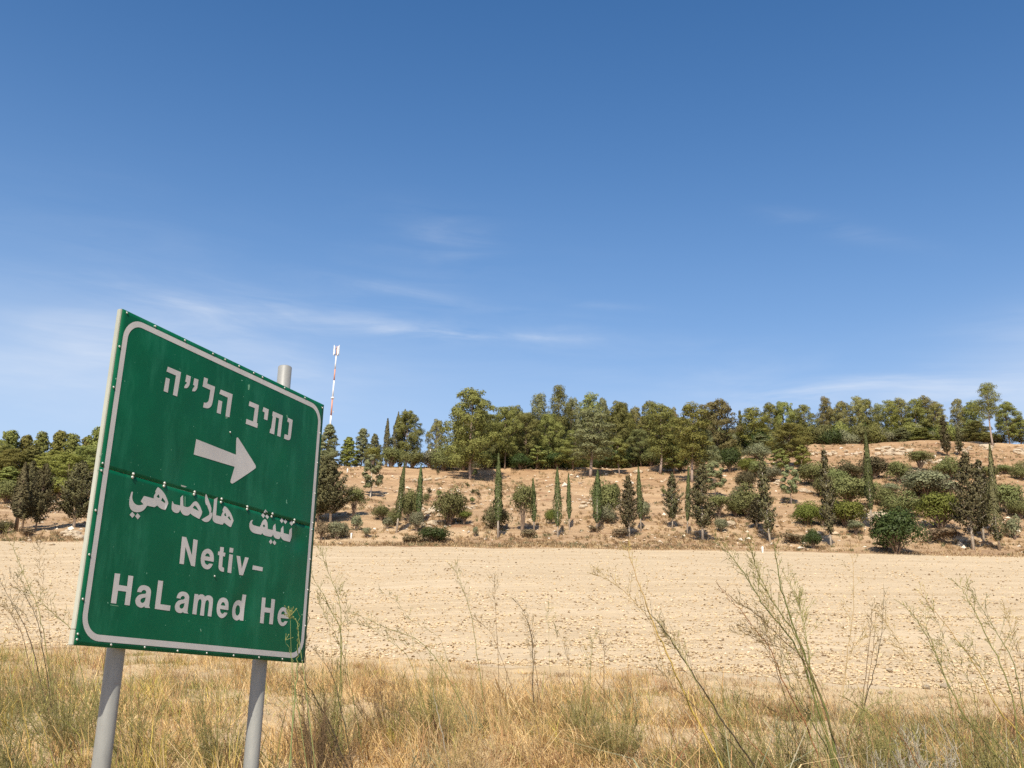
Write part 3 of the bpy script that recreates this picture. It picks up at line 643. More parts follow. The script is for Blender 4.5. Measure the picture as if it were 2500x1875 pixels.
# cypresses along the foot of the hill
for k, px, top, w, base, m_, lab in [
    ('column', 968, 1126, 17, 1300, 'cypress', 'tall narrow cypress on a pale bare trunk, first right of the sign'),
    ('column', 1021, 1134, 14, 1285, 'cypress', 'narrow cypress rising behind grey bushes, second right of the sign'),
    ('column', 1216, 1106, 18, 1314, 'cypress', 'tall narrow cypress growing out of a round dark bush'),
    ('column', 1304, 1168, 14, 1300, 'cypress', 'short narrow cypress between the bushy tree and the thick cypress'),
    ('loosecolumn', 1362, 1140, 23, 1311, 'cypress', 'thick full cypress beside a bright green bush'),
    ('column', 1390, 1154, 10, 1294, 'cypress', 'thinnest cypress, right of the thick full cypress'),
    ('loosecolumn', 1457, 1147, 26, 1300, 'cypress', 'cypress on a pale bare trunk merging with a wide bush'),
    ('spiky', 1537, 1162, 42, 1313, 'dark', 'dark ragged cypress on a pale bare trunk, middle of the row'),
    ('column', 1565, 1138, 15, 1298, 'cypress', 'narrow green cypress leaning left behind the dark ragged cypress'),
    ('spiky', 1642, 1154, 36, 1292, 'dark', 'open spiky dark conifer left of the biggest ragged cypress'),
    ('column', 1678, 1140, 13, 1305, 'cypress', 'narrow cypress squeezed between two ragged dark conifers'),
    ('spiky', 1716, 1138, 56, 1322, 'dark', 'biggest ragged dark cypress of the row, dense and uneven'),
    ('spikythin', 1880, 1105, 34, 1324, 'dark', 'thin ragged cypress with tufted boughs and gaps along its stem'),
    ('spiky', 1848, 1215, 40, 1292, 'dark', 'small dark conifer just left of the thin ragged cypress'),
    ('spikythin', 2029, 1098, 34, 1334, 'dark', 'tall thin ragged cypress on a long pale trunk beside bright green bushes'),
    ('column', 2129, 1054, 20, 1292, 'cypress', 'very tall slim green cypress leaning left, behind the big carob'),
    ('spiky', 2377, 1105, 62, 1343, 'dark', 'bushy dark cypress with two tips on a pale bare trunk'),
    ('spiky', 2402, 1122, 44, 1320, 'dark', 'dark conifer joined to the right of the two-tipped cypress'),
    ('column', 2434, 1085, 16, 1308, 'dark', 'tall slim dark cypress near the right edge, leaning left'),
    ('loosecolumn', 2441, 1188, 38, 1344, 'dark', 'short broad cypress on a white bare trunk near the right edge')]:
    plant(k, 'cypress_tree', 'tree', lab, px, top, w, m_, base=base, group=GC, bark='palebark')
# shrubs and small trees on the slope
for k, px, top, w, base, m_, lab in [
    ('low', 869, 1254, 32, 1295, 'olive', 'small grey-green bush right of the dark cypress by the sign'),
    ('bush', 822, 1274, 62, 1318, 'olive', 'low grey bush at the foot of the slope touching the sign'),
    ('low', 783, 1270, 34, 1318, 'dryshrub', 'reddish dry bush peeping out from the right edge of the sign'),
    ('low', 894, 1287, 24, 1314, 'olive', 'tiny round grey bush on bare soil right of the sign'),
    ('bush', 930, 1231, 42, 1270, 'oak', 'flat-topped bush left of the first narrow cypress'),
    ('low', 945, 1262, 28, 1290, 'olive', 'thin grey bush under the first narrow cypress, left'),
    ('bush', 998, 1194, 52, 1276, 'oak', 'tall green bush between the first two narrow cypresses'),
    ('bush', 960, 1240, 40, 1284, 'oak', 'green bush clinging to the foot of the first narrow cypress'),
    ('bush', 1016, 1248, 38, 1297, 'olive', 'pale grey-green bush under the second narrow cypress'),
    ('bush', 1098, 1190, 82, 1282, 'oak', 'wide grey-green bush above pale stones, right of two narrow cypresses'),
    ('low', 1040, 1204, 20, 1226, 'oak', 'small bush left above the wide grey-green bush'),
    ('low', 1071, 1196, 16, 1216, 'oak', 'small bush touching the top left of the wide grey-green bush'),
    ('bush', 1058, 1286, 84, 1325, 'carob', 'dark green flat bush lowest on the slope, above the field'),
    ('stemtree', 1134, 1244, 40, 1282, 'bright', 'small light green umbrella bush right of the wide grey-green bush'),
    ('bush', 1210, 1222, 66, 1292, 'dark', 'round dark bush at the foot of the tall narrow cypress'),
    ('stemtree', 1275, 1183, 60, 1302, 'oak', 'vase-shaped small tree left of the short narrow cypress'),
    ('bush', 1345, 1243, 30, 1283, 'bright', 'bright yellow-green bush left of the thick full cypress'),
    ('bush', 1476, 1168, 76, 1272, 'oak', 'wide tall bush merging with the pale-trunked cypress'),
    ('bush', 1502, 1180, 26, 1226, 'oak', 'bush at the upper right of the wide tall bush'),
    ('bush', 1482, 1230, 50, 1278, 'olive', 'lower grey part of the wide tall bush, a bush of its own'),
    ('bush', 1572, 1222, 36, 1272, 'olive', 'grey bush right of the leaning narrow cypress'),
    ('slim', 1620, 1187, 14, 1212, 'oak', 'slim little bush left of the open spiky conifer'),
    ('stemtree', 1757, 1212, 50, 1266, 'oak', 'small round tree right of the biggest ragged cypress'),
    ('bush', 1760, 1262, 34, 1300, 'olive', 'pale grey bush below the small round tree'),
    ('bush', 1822, 1155, 42, 1194, 'dark', 'brown-green bush under the small bright bush on the rim'),
    ('bush', 1826, 1186, 74, 1262, 'oak', 'big olive-green bush left of the thin ragged cypress'),
    ('bush', 1796, 1225, 34, 1262, 'oak', 'bush between the small round tree and the big olive-green bush'),
    ('carob', 1970, 1223, 72, 1283, 'bright', 'rounded bright green bush with a clear shadow, left of the tall thin ragged cypress'),
    ('carob', 2008, 1233, 40, 1286, 'bright', 'bright green bush behind the foot of the tall thin ragged cypress'),
    ('carob', 1986, 1290, 46, 1339, 'carob', 'small dark green ball-shaped tree at the edge of the field'),
    ('bush', 1990, 1130, 64, 1186, 'oak', 'green bush high on the slope left of the tall thin ragged cypress'),
    ('bush', 2020, 1165, 50, 1214, 'oak', 'grey-green bush crossed by the tall thin ragged cypress'),
    ('bush', 2068, 1128, 60, 1171, 'dark', 'dark bush high on the slope below the ridge rocks'),
    ('bush', 2072, 1172, 92, 1238, 'oak', 'large olive-green bush right of the tall thin ragged cypress'),
    ('bush', 2065, 1224, 78, 1285, 'bright', 'large yellow-green bush right of the foot of the tall thin ragged cypress'),
    ('stemtree', 2090, 1270, 40, 1306, 'olive', 'small grey olive tree on a short stem left of the slim green cypress'),
    ('bush', 2134, 1120, 60, 1168, 'dark', 'bush behind the very tall slim cypress, halfway up'),
    ('bush', 2118, 1170, 46, 1212, 'oak', 'bush left of the middle of the very tall slim cypress'),
    ('bush', 2196, 1131, 44, 1180, 'oak', 'green bush right of the very tall slim cypress, upper slope'),
    ('stemtree', 2247, 1106, 50, 1150, 'oak', 'bush standing in front of the rock ledge on the right'),
    ('bush', 2255, 1148, 66, 1196, 'olive', 'pale olive bush joined to the upper left of the wide grey-green bush'),
    ('bush', 2040, 1150, 52, 1200, 'oak', 'olive bush just right of the tall thin ragged cypress, halfway up'),
    ('bush', 1804, 1192, 40, 1232, 'olive', 'dull bush above and left of the big olive-green bush'),
    ('bush', 1852, 1128, 40, 1166, 'oak', 'olive bush on the slope just below the forward pines'),
    ('bush', 1880, 1140, 44, 1176, 'olive', 'grey bush behind the top of the thin ragged cypress'),
    ('bush', 2160, 1196, 44, 1236, 'oak', 'green bush right of the foot of the very tall slim cypress'),
    ('bush', 2318, 1118, 56, 1171, 'oak', 'round green bush left of the two-tipped cypress, upper slope'),
    ('bush', 2262, 1160, 96, 1217, 'olive', 'wide grey-green bush in the middle of the right slope'),
    ('bush', 2298, 1172, 60, 1218, 'olive', 'dull bush joined to the right of the wide grey-green bush'),
    ('bush', 2175, 1182, 36, 1204, 'olive', 'small bush left of the wide grey-green bush'),
    ('bush', 2212, 1206, 88, 1258, 'oak', 'dark olive bush right behind the big carob'),
    ('bush', 2298, 1212, 84, 1292, 'bright', 'large yellow-green bush with dry reddish leaves right of the big carob'),
    ('carob', 2189, 1241, 128, 1352, 'carob', 'big glossy dark green carob at the edge of the field, on a thick dark trunk'),
    ('bush', 2400, 1140, 44, 1170, 'oak', 'bush behind the two-tipped cypress, upper right slope'),
    ('bush', 2452, 1137, 32, 1158, 'oak', 'small pale green bush near the right edge, upper slope'),
    ('bush', 2494, 1130, 34, 1172, 'oak', 'bush at the right edge, upper slope'),
    ('bush', 2462, 1188, 58, 1252, 'oak', 'green bush right of the slim dark cypress near the edge'),
    ('bush', 2492, 1222, 40, 1266, 'oak', 'bush at the right edge, middle of the slope'),
    ('low', 2478, 1256, 36, 1318, 'olive', 'pale green airy shrub at the right edge, low on the slope'),
    ('bush', 2410, 1175, 50, 1240, 'dark', 'dark bush filling in behind the two-tipped cypress'),
    ('slim', 1048, 1190, 12, 1210, 'dark', 'slim sapling above the wide grey-green bush, left one'),
    ('slim', 1141, 1177, 10, 1191, 'oak', 'tiny sapling below the biggest hilltop pine'),
    ('slim', 1154, 1194, 10, 1210, 'dark', 'tiny sapling left of a pair, right of the wide grey-green bush'),
    ('slim', 1167, 1197, 11, 1214, 'dark', 'tiny sapling right of a pair, right of the wide grey-green bush'),
    ('slim', 1153, 1213, 13, 1231, 'oak', 'round sapling just below the pair of tiny saplings'),
    ('slim', 1069, 1144, 9, 1160, 'dark', 'tiny sapling on the rim above the row of stones'),
    ('low', 1160, 1145, 14, 1162, 'oak', 'small green tuft at the foot of the biggest pine'),
    ('low', 2160, 1322, 60, 1340, 'dryshrub', 'dry brown brush left of the trunk of the big carob'),
    ('low', 1935, 1300, 70, 1325, 'dryshrub', 'dry brown brush left of the small ball-shaped tree'),
    ('low', 1290, 1292, 42, 1313, 'dryshrub', 'dry grey brush at the foot of the vase-shaped tree'),
    ('low', 1160, 1285, 16, 1310, 'olive', 'grey twiggy shrub left of the foot of the tall narrow cypress'),
    ('low', 1448, 1282, 34, 1299, 'dryshrub', 'dry brush left of the foot of the pale-trunked cypress'),
    ('low', 1515, 1290, 46, 1312, 'dryshrub', 'dry brush around the foot of the dark ragged cypress'),
    ('low', 2300, 1290, 90, 1325, 'dryshrub', 'dry grey brush below the large yellow-green bush'),
    ('low', 1003, 1307, 50, 1326, 'dryshrub', 'dry brush left of the dark green flat bush')]:
    plant(k, 'shrub', 'shrub', lab, px, top, w, m_, base=base, group=GS)
